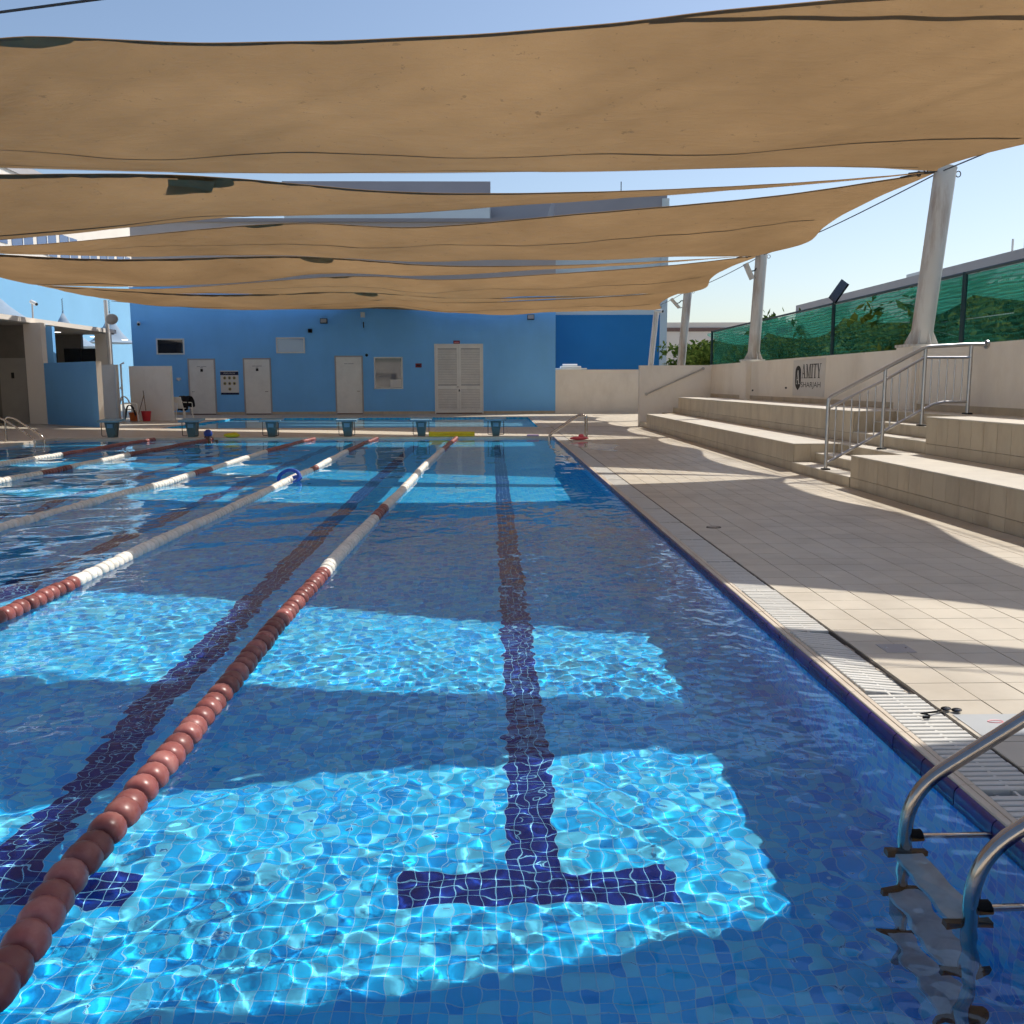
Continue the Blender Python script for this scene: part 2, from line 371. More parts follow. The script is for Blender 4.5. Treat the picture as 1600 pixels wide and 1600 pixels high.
def arc_path(pts, r, n=6):                           # polyline with rounded corners
    P = [Vector(p) for p in pts]; out = [P[0]]
    for i in range(1, len(P)-1):
        a = (P[i-1]-P[i]); b = (P[i+1]-P[i]); d = min(r, a.length*0.49, b.length*0.49)
        s = P[i]+a.normalized()*d; e = P[i]+b.normalized()*d
        for k in range(n+1):
            t = k/n; out.append(s*(1-t)**2 + P[i]*2*t*(1-t) + e*t*t)
    out.append(P[-1]); return out
def textmesh(body, size, extr=0.002, align='CENTER', sx=1.0):
    c = bpy.data.curves.new('txt', 'FONT'); c.body = body; c.size = size; c.extrude = extr; c.align_x = align; c.align_y = 'CENTER'; c.resolution_u = 3
    o = bpy.data.objects.new('txt', c); COL.objects.link(o)
    bpy.context.view_layer.update()
    me = bpy.data.meshes.new_from_object(o); bpy.data.objects.remove(o); bpy.data.curves.remove(c)
    for v in me.vertices: v.co.x *= sx
    return me
RECEIVERS = []

# ================================================================== STRUCTURE
ZD = 0.05                                            # deck level above the water
XW, XG0, XG1, XB = 1.555, 1.622, 1.847, 4.60         # pool wall, grating, bench front
XL, YN, YF = -10.93, 1.5, 23.55                      # pool: left wall, near wall, far wall
DEP = 0.85
KX0, KX1, KY0, KY1 = -10.1, 1.45, 28.6, 36.9         # small pool behind

def frame_quads(mb, x0, x1, y0, y1, hx0, hx1, hy0, hy1, z):
    for a, b, c, d in ((x0, x1, y0, hy0), (x0, x1, hy1, y1), (x0, hx0, hy0, hy1), (hx1, x1, hy0, hy1)):
        mb.add([(a,c,z),(b,c,z),(b,d,z),(a,d,z)], [(0,1,2,3)])
mb = MB(); frame_quads(mb, -1200, 1200, -1200, 1500, -30, 8.6, -12, 60, -0.02)
build('ground', mb, 'ground', kind='structure')
# decks: sheets round the two pools
mb = MB(); z = ZD-0.004
for a, b, c, d in ((-30, 8.6, -12, YN-0.06), (XG1, 8.6, YN-0.06, YF+0.06), (-30, XL-0.08, YN-0.06, YF+0.06), (-30, 8.6, YF+0.06, KY0), (-30, KX0, KY0, KY1), (KX1, 8.6, KY0, KY1), (-30, 8.6, KY1, 60)):
    mb.add([(a,c,z),(b,c,z),(b,d,z),(a,d,z)], [(0,1,2,3)])
deck = build('pool_deck', mb, 'paving', kind='structure')
# tiled strip between the gutter and the benches
deckR = build('paved_terrace', box(XG1, XB+0.02, 1.2, 28.6, ZD-0.1, ZD-0.0005), 'grout_dark', kind='structure')
TD = 0.228
tm = box(0.0024, TD-0.0024, 0.0024, TD-0.0024, 0, 0.0055, 0.001).mesh('deck_tile'); tm.materials.append(MATS['deck_tile'])
far = MB(); n_ = 0
rows = int((28.55-1.25)/TD); cols = int((XB-XG1)/TD)
for j in range(rows):
    for i in range(cols+1):
        x = XG1+0.004+i*TD; y = 1.25+j*TD
        wdt = min(TD, XB+0.01-x)
        if wdt < 0.03: continue
        vis = (x < 0.60*(y+0.35) and y > 2.6)
        if vis and n_ < 300 and wdt > TD-0.001:
            o = link('tile', tm, None, deckR, loc=(x, y, ZD-0.0005+random.uniform(-0.0006, 0.0006))); n_ += 1
            o.rotation_euler = (random.uniform(-.0015,.0015), random.uniform(-.0015,.0015), random.uniform(-.003,.003))
        else:
            dz = random.uniform(-0.0006, 0.0006)
            far.box(x+0.003, x+wdt-0.003, y+0.003, y+TD-0.003, ZD-0.0004+dz, ZD+0.005+dz)
build('tile_field', far, 'deck_tile', deckR, kind='stuff')

# ---- main pool shell
floor = build('pool_floor', MB().add([(XL,YN,-DEP-0.0018),(XW,YN,-DEP-0.0018),(XW,YF,-DEP-0.0018),(XL,YF,-DEP-0.0018)], [(0,1,2,3)]), 'mosaic', kind='structure'); RECEIVERS.append(floor)
mb = MB(); mb.box(XW, XW+0.06, YN-0.05, YF+0.05, -DEP-0.1, -0.055); mb.box(XL-0.06, XL, YN-0.05, YF+0.05, -DEP-0.1, -0.055)
mb.box(XL, XW, YF, YF+0.05, -DEP-0.1, -0.055); mb.box(XL, XW, YN-0.05, YN, -DEP-0.1, -0.055)
walls = build('pool_wall', mb, 'mosaic_wall', kind='structure'); RECEIVERS.append(walls)
tmo = box(0.0014, TS-0.0014, 0.0014, TS-0.0014, 0, 0.0022, 0.0006).mesh('mosaic_tile'); tmo.materials.append(MATS['mosaic'])
cells = []
for iy in range(int(2.55/TS), int(6.6/TS)):
    for ix in range(-90, 31):
        x = 0.01+ix*TS; y = iy*TS
        if x+TS > XW or x < XL: continue
        if abs(x+0.05)/ (y-0.2) > 0.72 and x < 0: continue
        cells.append((x, y))
near = sorted(cells, key=lambda c: (c[1] < 2.8, c[1], abs(c[0]-0.1)))[:300]
ns = set(near)
for (x, y) in near:
    o = link('mosaic_tile', tmo, None, floor, loc=(x, y, -DEP-0.003+random.uniform(0, .0008))); RECEIVERS.append(o)
mb = MB()
for (x, y) in cells:
    if (x, y) in ns: continue
    dz = random.uniform(0, 0.0008)
    mb.box(x+0.0014, x+TS-0.0014, y+0.0014, y+TS-0.0014, -DEP-0.003+dz, -DEP-0.0008+dz)
o = build('mosaic_field', mb, 'mosaic', floor, kind='stuff'); RECEIVERS.append(o)

# ---- rims of the pool
def rim(name, label_parent_mat, parts): pass
edge = build('pool_edge', box(XW+0.012, XG0, YN, YF, -0.3, ZD-0.012), 'grout_dark', kind='structure')
BL = 0.24
prof = [(XW+0.055, -0.06), (XW, -0.06), (XW, 0.022), (XW+0.004, 0.036), (XW+0.013, 0.044), (XW+0.055, 0.047)]
bme = MB().prism(prof, 'y', 0.002, BL-0.004).mesh('bullnose_tile', True); bme.materials.append(MATS['bullnose'])
cprof = [(XW+0.058, -0.06), (XW+0.058, 0.030), (XW+0.02, 0.030), (XW+0.02, 0.049), (XW+0.044, 0.051), (XW+0.046, 0.047), (XW+0.050, 0.047), (XW+0.052, 0.0515), (XG0, 0.0525), (XG0, -0.06)]
cprof = [(XW+0.017, 0.047), (XW+0.020, 0.0505), (XW+0.041, 0.0505), (XW+0.043, 0.0478), (XW+0.047, 0.0478), (XW+0.049, 0.0515), (XG0, 0.0525), (XG0, 0.0), (XW+0.017, 0.0)]
cme = MB().prism(cprof, 'y', 0.001, BL*2-0.002).mesh('coping_tile'); cme.materials.append(MATS['coping'])
fb = MB(); fc = MB(); k = 0
y = YN
while y < YF-0.01:
    if y < 12.0: link('bullnose_tile', bme, None, edge, loc=(0, y, random.uniform(-.0008,.0008)))
    else: fb.prism([(u, v) for u, v in prof], 'y', y+0.002, min(y+BL-0.002, YF))
    if k % 2 == 0:
        if y < 12.0: link('coping_tile', cme, None, edge, loc=(0, y, random.uniform(-.0008,.0008)))
        else: fc.prism(cprof, 'y', y+0.001, min(y+2*BL-0.001, YF))
    y += BL; k += 1
build('bullnose_run', fb, 'bullnose', edge, kind='stuff'); build('coping_run', fc, 'coping', edge, kind='stuff')
mb = MB(); mb.box(XL-0.30, XW+0.3, YF, YF+0.065, -0.08, ZD-0.006); mb.box(XL-0.30, XW+0.3, YF+0.065, YF+0.34, -0.1, ZD+0.003)
mb.box(XL-0.34, XL-0.0, YN, YF, -0.1, ZD+0.002)
build('pool_edge_far', mb, 'coping', kind='structure')
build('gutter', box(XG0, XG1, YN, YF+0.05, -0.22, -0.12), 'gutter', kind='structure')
# ---- gratings over the gutter
GL, SP_ = 1.0, 0.0385
GW = XG1-XG0
sme = box(0.004, GW-0.004, 0, 0.0265, 0.022, 0.05, 0.003).mesh('slat'); sme.materials.append(MATS['grating'])
rodm = MB()
for xx, zt in ((0.055, 0.034), (GW/2, 0.047), (GW-0.055, 0.034)): rodm.box(xx-0.005, xx+0.005, 0.003, GL-0.006, 0.024, zt)
rodme = rodm.mesh('rod'); rodme.materials.append(MATS['grating'])
jm = MB()
for q in range(int(GL/SP_)): jm.box(0.004, GW-0.004, 0.006+q*SP_, 0.006+q*SP_+0.0265, 0.022, 0.05)
jme = jm.mesh('slat_run'); jme.materials.append(MATS['grating'])
y0 = 1.9; gi = 0
tilted = {}
while y0 < YF-0.5:
    pos = (XG0, y0, 0); rot = (0,0,0); lab = None
    if abs(y0-3.9) < 0.05: rot = (0.012, 0.10, 0.03); pos = (XG0+0.010, y0+0.0, 0.004); lab = 'white slatted gutter grating knocked askew beside the broken tile edge'
    elif abs(y0-4.9) < 0.05: rot = (0.012, 0.0, 0.006); lab = 'white slatted gutter grating just beyond the one knocked askew'
    elif abs(y0-2.9) < 0.05: lab = 'white slatted gutter grating under the black swimming goggles strap'
    elif abs(y0-1.9) < 0.05: lab = 'white slatted gutter grating beside the near pool ladder'
    ORD = 'first second third fourth fifth sixth seventh eighth ninth tenth eleventh twelfth thirteenth fourteenth fifteenth sixteenth seventeenth eighteenth nineteenth twentieth'.split()
    g = thing('gutter_grating', lab or 'white slatted gutter grating, %s beyond the one knocked askew' % ORD[gi-3], 'grating', pos, 0, 'gratings along the pool gutter')
    g.rotation_euler = rot
    link('rod', rodme, None, g)
    if y0 < 9.5:
        for q in range(int(GL/SP_)): link('slat', sme, None, g, loc=(random.uniform(-.0015,.0015), 0.006+q*SP_, random.uniform(-.001,.001)))
    else: link('slat_run', jme, None, g, kind='stuff')
    y0 += GL; gi += 1

# ---- small pool behind
kf = build('small_pool_floor', MB().add([(KX0,KY0,-0.6),(KX1,KY0,-0.6),(KX1,KY1,-0.6),(KX0,KY1,-0.6)], [(0,1,2,3)]), 'mosaic_wall', kind='structure'); RECEIVERS.append(kf)
mb = MB(); mb.box(KX0-.06, KX0, KY0, KY1, -0.7, ZD-0.006); mb.box(KX1, KX1+.06, KY0, KY1, -0.7, ZD-0.006); mb.box(KX0-.06, KX1+.06, KY0-.06, KY0, -0.7, ZD-0.006); mb.box(KX0-.06, KX1+.06, KY1, KY1+.06, -0.7, ZD-0.006)
o = build('small_pool_wall', mb, 'mosaic_wall', kind='structure'); RECEIVERS.append(o)
mb = MB(); mb.box(KX0-.36, KX1+.36, KY0-.36, KY0-.06, -.1, ZD+.004); mb.box(KX0-.36, KX1+.36, KY1+.06, KY1+.36, -.1, ZD+.004); mb.box(KX0-.36, KX0-.06, KY0-.06, KY1+.06, -.1, ZD+.004); mb.box(KX1+.06, KX1+.36, KY0-.06, KY1+.06, -.1, ZD+.004)
build('small_pool_edge', mb, 'coping', kind='structure')

# ---- water surface: real ripples
def waves(X, Y, amp, comps):
    Z = np.zeros_like(X)
    for (lam, th, a, ph) in comps:
        k = 2*np.pi/lam; Z += a*np.sin(k*(X*math.cos(th)+Y*math.sin(th))+ph)
    return Z*amp
def comps(n, l0, l1, slope, seed, th0=None, spread=math.pi):
    r = np.random.default_rng(seed); out = []
    for i in range(n):
        lam = l0*(l1/l0)**r.random(); th = r.uniform(-math.pi, math.pi) if th0 is None else r.normal(th0, spread)
        out.append((lam, th, slope*lam/(2*math.pi)/math.sqrt(n)*1.41, r.uniform(0, 6.28)))
    return out
def grid_sheet(name, xs, ys, zf, m):
    X, Y = np.meshgrid(xs, ys); Z = zf(X, Y)
    nx, ny = len(xs), len(ys)
    co = np.stack([X, Y, Z], -1).reshape(-1, 3).astype(np.float32)
    idx = np.arange(nx*ny).reshape(ny, nx)
    q = np.stack([idx[:-1,:-1], idx[:-1,1:], idx[1:,1:], idx[1:,:-1]], -1).reshape(-1, 4)
    me = bpy.data.meshes.new(name); me.vertices.add(len(co)); me.vertices.foreach_set('co', co.ravel())
    me.loops.add(q.size); me.loops.foreach_set('vertex_index', q.ravel().astype(np.int32))
    me.polygons.add(len(q)); me.polygons.foreach_set('loop_start', np.arange(0, q.size, 4, dtype=np.int32))
    me.update(calc_edges=True); me.shade_smooth()
    return link(name, me, m, kind='structure')
ys = [YN-0.01]; 
while ys[-1] < YF+0.005:
    y = ys[-1]; ys.append(y + (0.014 if y < 5 else min(0.075, 0.014+(y-5)*0.005)))
xs = list(np.arange(XW+0.006, -1.9, -0.0145)) + list(np.arange(-1.905, -4.5, -0.022)); 
while xs[-1] > XL-0.01: xs.append(xs[-1]-0.045)
xs = np.array(xs[::-1]); ys = np.array(ys)
C1 = comps(44, 0.05, 0.12, 1.0, 3) + [(l, th, a*0.75, ph) for l, th, a, ph in comps(30, 0.13, 0.30, 1.0, 33)]; CM_ = comps(9, 0.7, 2.6, 6.0, 77); C2 = comps(16, 0.4, 1.3, 1.0, 5); C3 = comps(10, 0.7, 2.2, 1.0, 9, 1.2, 0.7)
def zwater(X, Y):
    left = 1/(1+np.exp((X+3.4)/0.7)); nearf = 1/(1+np.exp((Y-8.0)/1.6))
    rough_left = left*(1/(1+np.exp((Y-19)/2)))
    right_edge = np.exp(-((X-1.2)/0.8)**2)*np.exp(-((Y-6.0)/4.0)**2)
    patch = np.clip(1.0+0.33*np.tanh(waves(X, Y, 1.0, CM_)), 0.6, 1.4)
    z1 = patch*waves(X, Y, 1.0, C1)*(0.008+0.0175*nearf+0.014*rough_left+0.010*right_edge)
    z2 = waves(X, Y, 1.0, C2)*(0.008+0.007*nearf+0.045*rough_left)
    z3 = waves(X, Y, 1.0, C3)*(0.003+0.03*rough_left)
    return z1+z2+z3
water = grid_sheet('pool_water', xs, ys, zwater, 'water'); water.cycles.is_caustics_caster = True
C4 = comps(14, 0.3, 1.2, 1.0, 21)
kw = grid_sheet('small_pool_water', np.linspace(KX0-.005, KX1+.005, 90), np.linspace(KY0-.005, KY1+.005, 70), lambda X, Y: waves(X, Y, 0.012, C4), 'water'); kw.cycles.is_caustics_caster = True

# ================================================================== SHADE SAILS
def catmull(P, n):
    P = [Vector(p) for p in P]; Q = [P[0]*2-P[1]] + P + [P[-1]*2-P[-2]]; out = []
    seg = len(P)-1
    for i in range(seg):
        a, b, c, d = Q[i], Q[i+1], Q[i+2], Q[i+3]
        for k in range(12):
            t = k/12; out.append(0.5*((2*b)+(c-a)*t+(2*a-5*b+4*c-d)*t*t+(3*b-a-3*c+d)*t**3))
    out.append(P[-1])
    L = [0]
    for i in range(1, len(out)): L.append(L[-1]+(out[i]-out[i-1]).length)
    res = []; j = 0
    for i in range(n):
        s = L[-1]*i/(n-1)
        while j < len(L)-2 and L[j+1] < s: j += 1
        t = (s-L[j])/max(1e-9, L[j+1]-L[j]); res.append(out[j].lerp(out[j+1], min(1, max(0, t))))
    return res
NS, NT = 72, 26
def sail(name, label, near, far_, right, left, sag, seams=(0.33, 0.78), prof=lambda s: math.sin(math.pi*s**0.7), patches=(), wr=0.015, sd=1):
    Nn = catmull(near, NS); Ff = catmull(far_, NS)
    R = catmull(right, NT) if right else None; Lf = catmull(left, NT) if left else None
    def pt(s, t):
        fi = s*(NS-1); i = min(int(fi), NS-2); u = fi-i; a = Nn[i].lerp(Nn[i+1], u); b = Ff[i].lerp(Ff[i+1], u)
        p = a.lerp(b, t)
        fj = t*(NT-1); j = min(int(fj), NT-2); v = fj-j
        if R: p = p + (R[j].lerp(R[j+1], v) - Nn[0].lerp(Ff[0], t))*(1-s)**1.6
        if Lf: p = p + (Lf[j].lerp(Lf[j+1], v) - Nn[-1].lerp(Ff[-1], t))*s**1.6
        wid = (a-b).length
        p.z -= sag*prof(s)*math.sin(math.pi*t**0.85)
        e = math.exp(-t*9)*min(1, t*18)*min(1, wid/3)*min(1, max(0.12, (s-0.33)*8))
        ph = s*120+3*math.sin(s*17+sd)+t*26
        p.z += wr*e*(max(0, math.sin(ph))**3*2.6+0.5*math.sin(ph*2.3+1)) + wr*0.5*math.sin(math.pi*t)*(math.sin(s*31+sd*2+t*5)+0.5*math.sin(s*57-t*14+sd))
        p.z += 0.045*min(1, wid/4)*math.sin(math.pi*t)*(math.sin(s*21+t*4+sd*1.7)+0.6*math.sin(s*37-t*7+sd))
        p.z += wr*0.35*math.exp(-((t-0.3)/0.25)**2)*math.sin(s*140-t*40+4*math.sin(s*9))
        return p
    root = thing(name, label, 'shade sail', group='beige shade sails over the pool')
    def sheet(s0, s1, t0, t1, ns, nt_, dz):
        m_ = MB(); vs = []; fs = []
        for i in range(ns+1):
            for j in range(nt_+1):
                sv = s0+(s1-s0)*i/ns; p = pt(sv, t0(sv)+t1*j/nt_ if callable(t0) else t0+(t1-t0)*j/nt_); p.z += dz; vs.append(p)
        for i in range(ns):
            for j in range(nt_):
                a = i*(nt_+1)+j; fs.append((a, a+1, a+nt_+2, a+nt_+1))
        m_.add(vs, fs); return m_
    def nomesh(nm, m_, mt):
        me = bpy.data.meshes.new(nm); me.from_pydata(m_.v, [], m_.f); me.shade_smooth(); return link(nm, me, mt, root)
    nomesh('cloth', sheet(0, 1, 0, 1, 150, 40, 0), 'sail_cloth')
    W = max((Nn[NS//3]-Ff[NS//3]).length, 1.0)
    for t_ in seams:
        h = 0.022/W
        if callable(t_): nomesh('seam', sheet(0.03, 0.28, t_, 0.055/W, 100, 1, -0.006), 'sail_hem')
        else: nomesh('seam', sheet(0.02, 0.98, t_-h, t_+h, 120, 1, -0.006), 'sail_hem')
    h = 0.042/W
    nomesh('hem', sheet(0.01, 0.99, 0.0, h, 150, 1, -0.007), 'sail_hem'); nomesh('hem', sheet(0.01, 0.99, 1-h, 1, 150, 1, -0.007), 'sail_hem')
    for (s_, t_) in patches:
        m_ = MB(); vs = []; n = 14                    # half-round reinforcing patch
        ed = Nn if t_ < 0.5 else Ff; s_ = min(range(NS), key=lambda q_: abs(ed[q_].x-XC))/(NS-1)
        c = pt(s_, t_); ds = 0.020; dt = 0.17/W*(1 if t_ < 0.5 else -1)
        vs.append(c + Vector((0,0,-0.009)))
        for q in range(n+1):
            a = math.pi*q/n; p = pt(s_+ds*math.cos(a), min(1, max(0, t_+dt*math.sin(a)))); vs.append(p+Vector((0,0,-0.009)))
        m_.add(vs, [(0, q+1, q+2) for q in range(n)]); nomesh('corner_patch', m_, 'sail_patch')
    return root, pt
ZP = 4.67; XR, XLF, XC = 7.05, -15.1, -4.65
PY = {-1: 1.3, 0: 5.8, 1: 15.04, 2: 24.68, 3: 34.19, 4: 40.8}
def E(pts): return [Vector(p) for p in pts]
def R_(k): return (XR, PY[k], ZP)
def L_(k): return (XLF, PY[k]-2.1-(0.6 if k == 4 else 0), ZP)
def rel(k, pts, sc=1.0): return [(x, PY[k]+dy*sc, z) for x, dy, z in pts]
edges = {}
# gap edges at each post line: 'Bf' far edge of the sail on the near side, 'An' near edge of the triangle with its tip at the post,
# 'Af' its far edge, 'Bn' near edge of the next big triangle
edges['Bf', 0] = [R_(0), (4.6, 5.32, 4.6), (3.0, 4.92, 4.55), (1.6, 4.68, 4.5), (-1.6, 4.5, 4.55), (-4.65, 5.3, 4.7), (-10.0, 4.2, 4.5), L_(0)]
edges['An', 0] = [R_(0), (4.4, 6.4, 4.6), (3.2, 6.35, 4.55), (1.0, 5.92, 4.5), (-1.6, 5.75, 4.55), (-4.65, 5.85, 4.7), (-10.0, 5.4, 4.5), L_(0)]
edges['Af', 0] = [R_(0), (4.4, 6.97, 4.6), (3.2, 7.17, 4.6), (1.6, 7.33, 4.6), (0.15, 7.45, 4.62), (-2.0, 7.55, 4.66), (-4.2, 7.8, 4.76), (-10.0, 10.3, 4.5), L_(1)]
edges['Bn', 0] = [R_(0), (6.2, 7.1, 4.66), (4.9, 7.95, 4.64)] + [tuple(onz(px, py, 4.74)) for px, py in ((1200, 8), (900, 41), (600, 60), (300, 66), (8, 58))] + [(-6.6, 10.4, 4.70), (-10.0, 11.6, 4.5), L_(1)]
bf = [(XR, 0, ZP), (4.85, -0.75, 4.58), (1.7, -1.02, 4.45), (-1.5, -0.6, 4.5), (-5.1, 0.28, 4.70), (-10.0, -1.4, 4.5), (XLF, -2.1, ZP)]
an = [(XR, 0, ZP), (4.85, 0.52, 4.60), (1.7, 0.72, 4.50), (-1.5, 0.85, 4.52), (-5.1, 0.45, 4.70), (-10.0, -0.6, 4.5), (XLF, -2.1, ZP)]
af = [(XR, 0, ZP), (4.85, 0.80, 4.60), (1.7, 1.40, 4.54), (-1.5, 2.75, 4.54), (-4.9, 4.2, 4.70), (-10.8, 6.0, 4.50), (XLF, 7.5, ZP)]
bn = [(XR, 0, ZP), (4.85, 1.62, 4.60), (1.7, 2.70, 4.50), (-1.5, 4.35, 4.52), (-4.62, 5.1, 4.70), (-10.8, 6.8, 4.50), (XLF, 7.5, ZP)]
for k in (1, 2, 3):
    q = (PY[k+1]-PY[k])/9.6 if k == 3 else 1.0
    edges['Bf', k] = rel(k, bf); edges['An', k] = rel(k, an); edges['Af', k] = rel(k, af, q); edges['Bn', k] = rel(k, bn, q)
    edges['Af', k][-1] = L_(k+1); edges['Bn', k][-1] = L_(k+1)
edges['Bf', 4] = rel(4, bf); edges['Bf', 4][-1] = L_(4)
for k in (1, 2, 3): edges['Bf', k][-1] = L_(k); edges['An', k][-1] = L_(k)
edges['Bn', -1] = [R_(-1), (4.6, 2.5, 4.6), (1.6, 3.0, 4.5), (-4.65, 3.5, 4.7), (-10.0, 3.1, 4.5), L_(0)]
def rightedge(k):
    a, b = PY[k], PY[k+1]; q = (b-a)/9.6
    return [(XR, a, ZP), (XR-0.42, a+1.5*q, 4.58), (XR-0.50, a+3.4*q, 4.5), (XR-0.20, a+5.4*q, 4.45), (XR-0.48, a+7.0*q, 4.45), (XR-0.36, a+8.7*q, 4.55), (XR, b, ZP)]
def leftedge(k):
    a, b = L_(k)[1], L_(k+1)[1]; return [(XLF, a, ZP), (XLF+0.9, a+(b-a)*.3, 4.5), (XLF+0.9, a+(b-a)*.7, 4.5), (XLF, b, ZP)]
SAILS = {}
profB = lambda s: math.sin(math.pi*min(1, (s*0.88+0.12))**0.8)**0.8
profA = lambda s: math.sin(math.pi*s**1.5)
blab = {-1: 'beige triangular shade sail overhead whose shadow covers the near end of the pool', 0: 'largest beige shade sail filling the top of the picture, spotted with stains',
        1: 'wide beige triangular sail between the two nearest leaning posts', 2: 'beige triangular sail between the second and third leaning posts', 3: 'farthest beige sail, hanging just in front of the blue wall'}
alab = {0: 'slim beige sail above the upper left corner, mostly out of view', 1: 'slim beige sail with a dark ragged patch beside the largest sail', 2: 'slim beige sail tapering to the second leaning post', 3: 'slim beige sail tapering to the third leaning post'}
for k in (-1, 0, 1, 2, 3):
    SAILS['B', k] = sail('shade_sail', blab[k], edges['Bn', k], edges['Bf', k+1], rightedge(k), None, 0.20 if k == 0 else 0.17, (lambda s: 0.15*(1-s/0.285), 0.62, 0.90) if k == 0 else (0.30, 0.80), profB,
        patches=((0.5, 0.0), (0.5, 1.0)), wr=0.03 if k == 0 else 0.015, sd=k+2)
    if k >= 0:
        SAILS['A', k] = sail('shade_sail', alab[k], edges['An', k], edges['Af', k], None, leftedge(k), 0.16, (0.7,), profA, patches=((0.5, 0.0), (0.5, 1.0)), sd=k+9)
# hanging scrap of darker mesh on the slim sail beside the largest one
root1, pt1 = SAILS['A', 1]
m_ = MB(); qs = [onz(262, 280, 4.62), onz(300, 281, 4.60), onz(336, 284, 4.58)]; lo_ = [ony(331, 300, 16.15), ony(322, 302, 16.15), ony(305, 298.5, 16.15), ony(285, 300, 16.15), ony(264, 297.5, 16.15)]
m_.add(qs+lo_, [tuple(range(8))])
me = bpy.data.meshes.new('ragged_patch'); me.from_pydata(m_.v, [], m_.f); link('ragged_patch', me, 'sail_patch', root1)

# ---- leaning posts, right side
def cyl_between(mb, a, b, r, n=8): return mb.tube([a, b], r, n)
plab = {1: 'tall white leaning steel post nearest the stainless stair railing', 2: 'white leaning post with a floodlight, left of the wall emblem', 3: 'white leaning post with a floodlight behind the stair-end wall', 4: 'farthest white leaning post, slim, against the deep blue wall'}
floodm = None
WTOP = ZD+1.875
for k in (1, 2, 3, 4):
    y = PY[k]; zb = WTOP+0.04 if k < 3 else (WTOP-0.02)
    xb = 6.93 if k < 3 else 6.95; xt = {1: 7.17, 2: 7.06, 3: 7.15, 4: 7.2}[k]; r = {1: 0.165, 2: 0.15, 3: 0.15, 4: 0.12}[k]
    p = thing('sail_post', plab[k], 'post', (xb, y, zb), group='leaning posts that carry the sails')
    top = Vector((xt-xb, 0, 4.72-zb)); base = Vector((0,0,0.0)); low = Vector((0,0,-zb+0.0)) if k >= 3 else Vector((0,0,0))
    start = low if k >= 3 else Vector((0,0,0.03))
    build('shaft', MB().tube([start, Vector((0,0,0.06)), top], r, 24), 'post_paint', p, True)
    build('cap', MB().tube([top, top+Vector((0.002,0,0.015))], r*1.03, 24), 'post_paint', p, True)
    if k < 3:
        build('base_plate', box(-0.30, 0.24, -0.27, 0.27, -0.02, 0.022), 'post_paint', p)
        for q in range(8):
            a = q*math.pi/4+0.2; g = MB(); u = Vector((math.cos(a), math.sin(a), 0)); n2 = Vector((-u.y, u.x, 0))*0.008
            g.add([u*(r-0.01)+n2, u*(r+0.10)+n2, u*(r-0.01)+n2+Vector((0.01,0,0.24)), u*(r-0.01)-n2, u*(r+0.10)-n2, u*(r-0.01)-n2+Vector((0.01,0,0.24))], [(0,1,2),(3,5,4),(0,3,4,1),(1,4,5,2),(2,5,3,0)])
            for i in range(len(g.v)): v = g.v[i]; g.v[i] = (v[0], v[1], v[2]+0.02)
            build('gusset', g, 'post_paint', p)
    build('eye_bolt', MB().tube([top+Vector((r+0.04+0.04*math.cos(t), 0.0, -0.09+0.045*math.sin(t))) for t in [i*math.pi/6 for i in range(12)]], 0.008, 6, close=True), 'cable', p)
    mb = MB()
    for s in (-1, 0, 1): mb.tube([top+Vector((-r, s*0.05, -0.06)), top+Vector((-r-0.25, s*0.16, -0.06)), top+Vector((-r-0.42, s*0.3, -0.08))], 0.012, 6)
    for s in (-1, 1): mb.tube([top+Vector((-r-0.2+0.03*math.cos(t), s*0.12, -0.06+0.04*math.sin(t))) for t in [i*math.pi/5 for i in range(10)]], 0.01, 5, close=True)
    build('shackle', mb, 'cable', p)
# near posts beyond the right edge of the picture
for k in (0,):
    p = thing('sail_post', 'white leaning post beyond the right edge of the picture', 'post', (6.93, PY[k], WTOP+.04), group='leaning posts that carry the sails')
    build('shaft', MB().tube([(0,0,0.0), (0.2,0,4.72-WTOP)], 0.165, 20), 'post_paint', p, True)
    build('base_plate', box(-0.30, 0.24, -0.27, 0.27, -0.02, 0.022), 'post_paint', p)
# cables from post to post
for i, k in enumerate((0, 1, 2, 3)):
    a = Vector((7.08, PY[k], 4.66)); b = Vector((7.08, PY[k+1], 4.66)); c = [a.lerp(b, t/10)-Vector((0.10*math.sin(math.pi*t/10),0,0.12*math.sin(math.pi*t/10))) for t in range(11)]
    tag(build('tension_cable', MB().tube(c, 0.010, 6), 'cable', None, True), ['thin steel cable running from the tallest near post out of the picture', 'thin steel cable from the nearest post to the second post', 'thin steel cable from the second post to the third post', 'thin steel cable from the third post to the farthest post'][i], 'cable')
ca, cb = onz(-60, 27, 4.75), onz(190, -6, 4.75)
tag(build('stay_cable', MB().tube([ca, cb, cb+(cb-ca)*6], 0.012, 6), 'cable', None, True), 'dark stay cable crossing the upper left corner of the sky', 'cable')

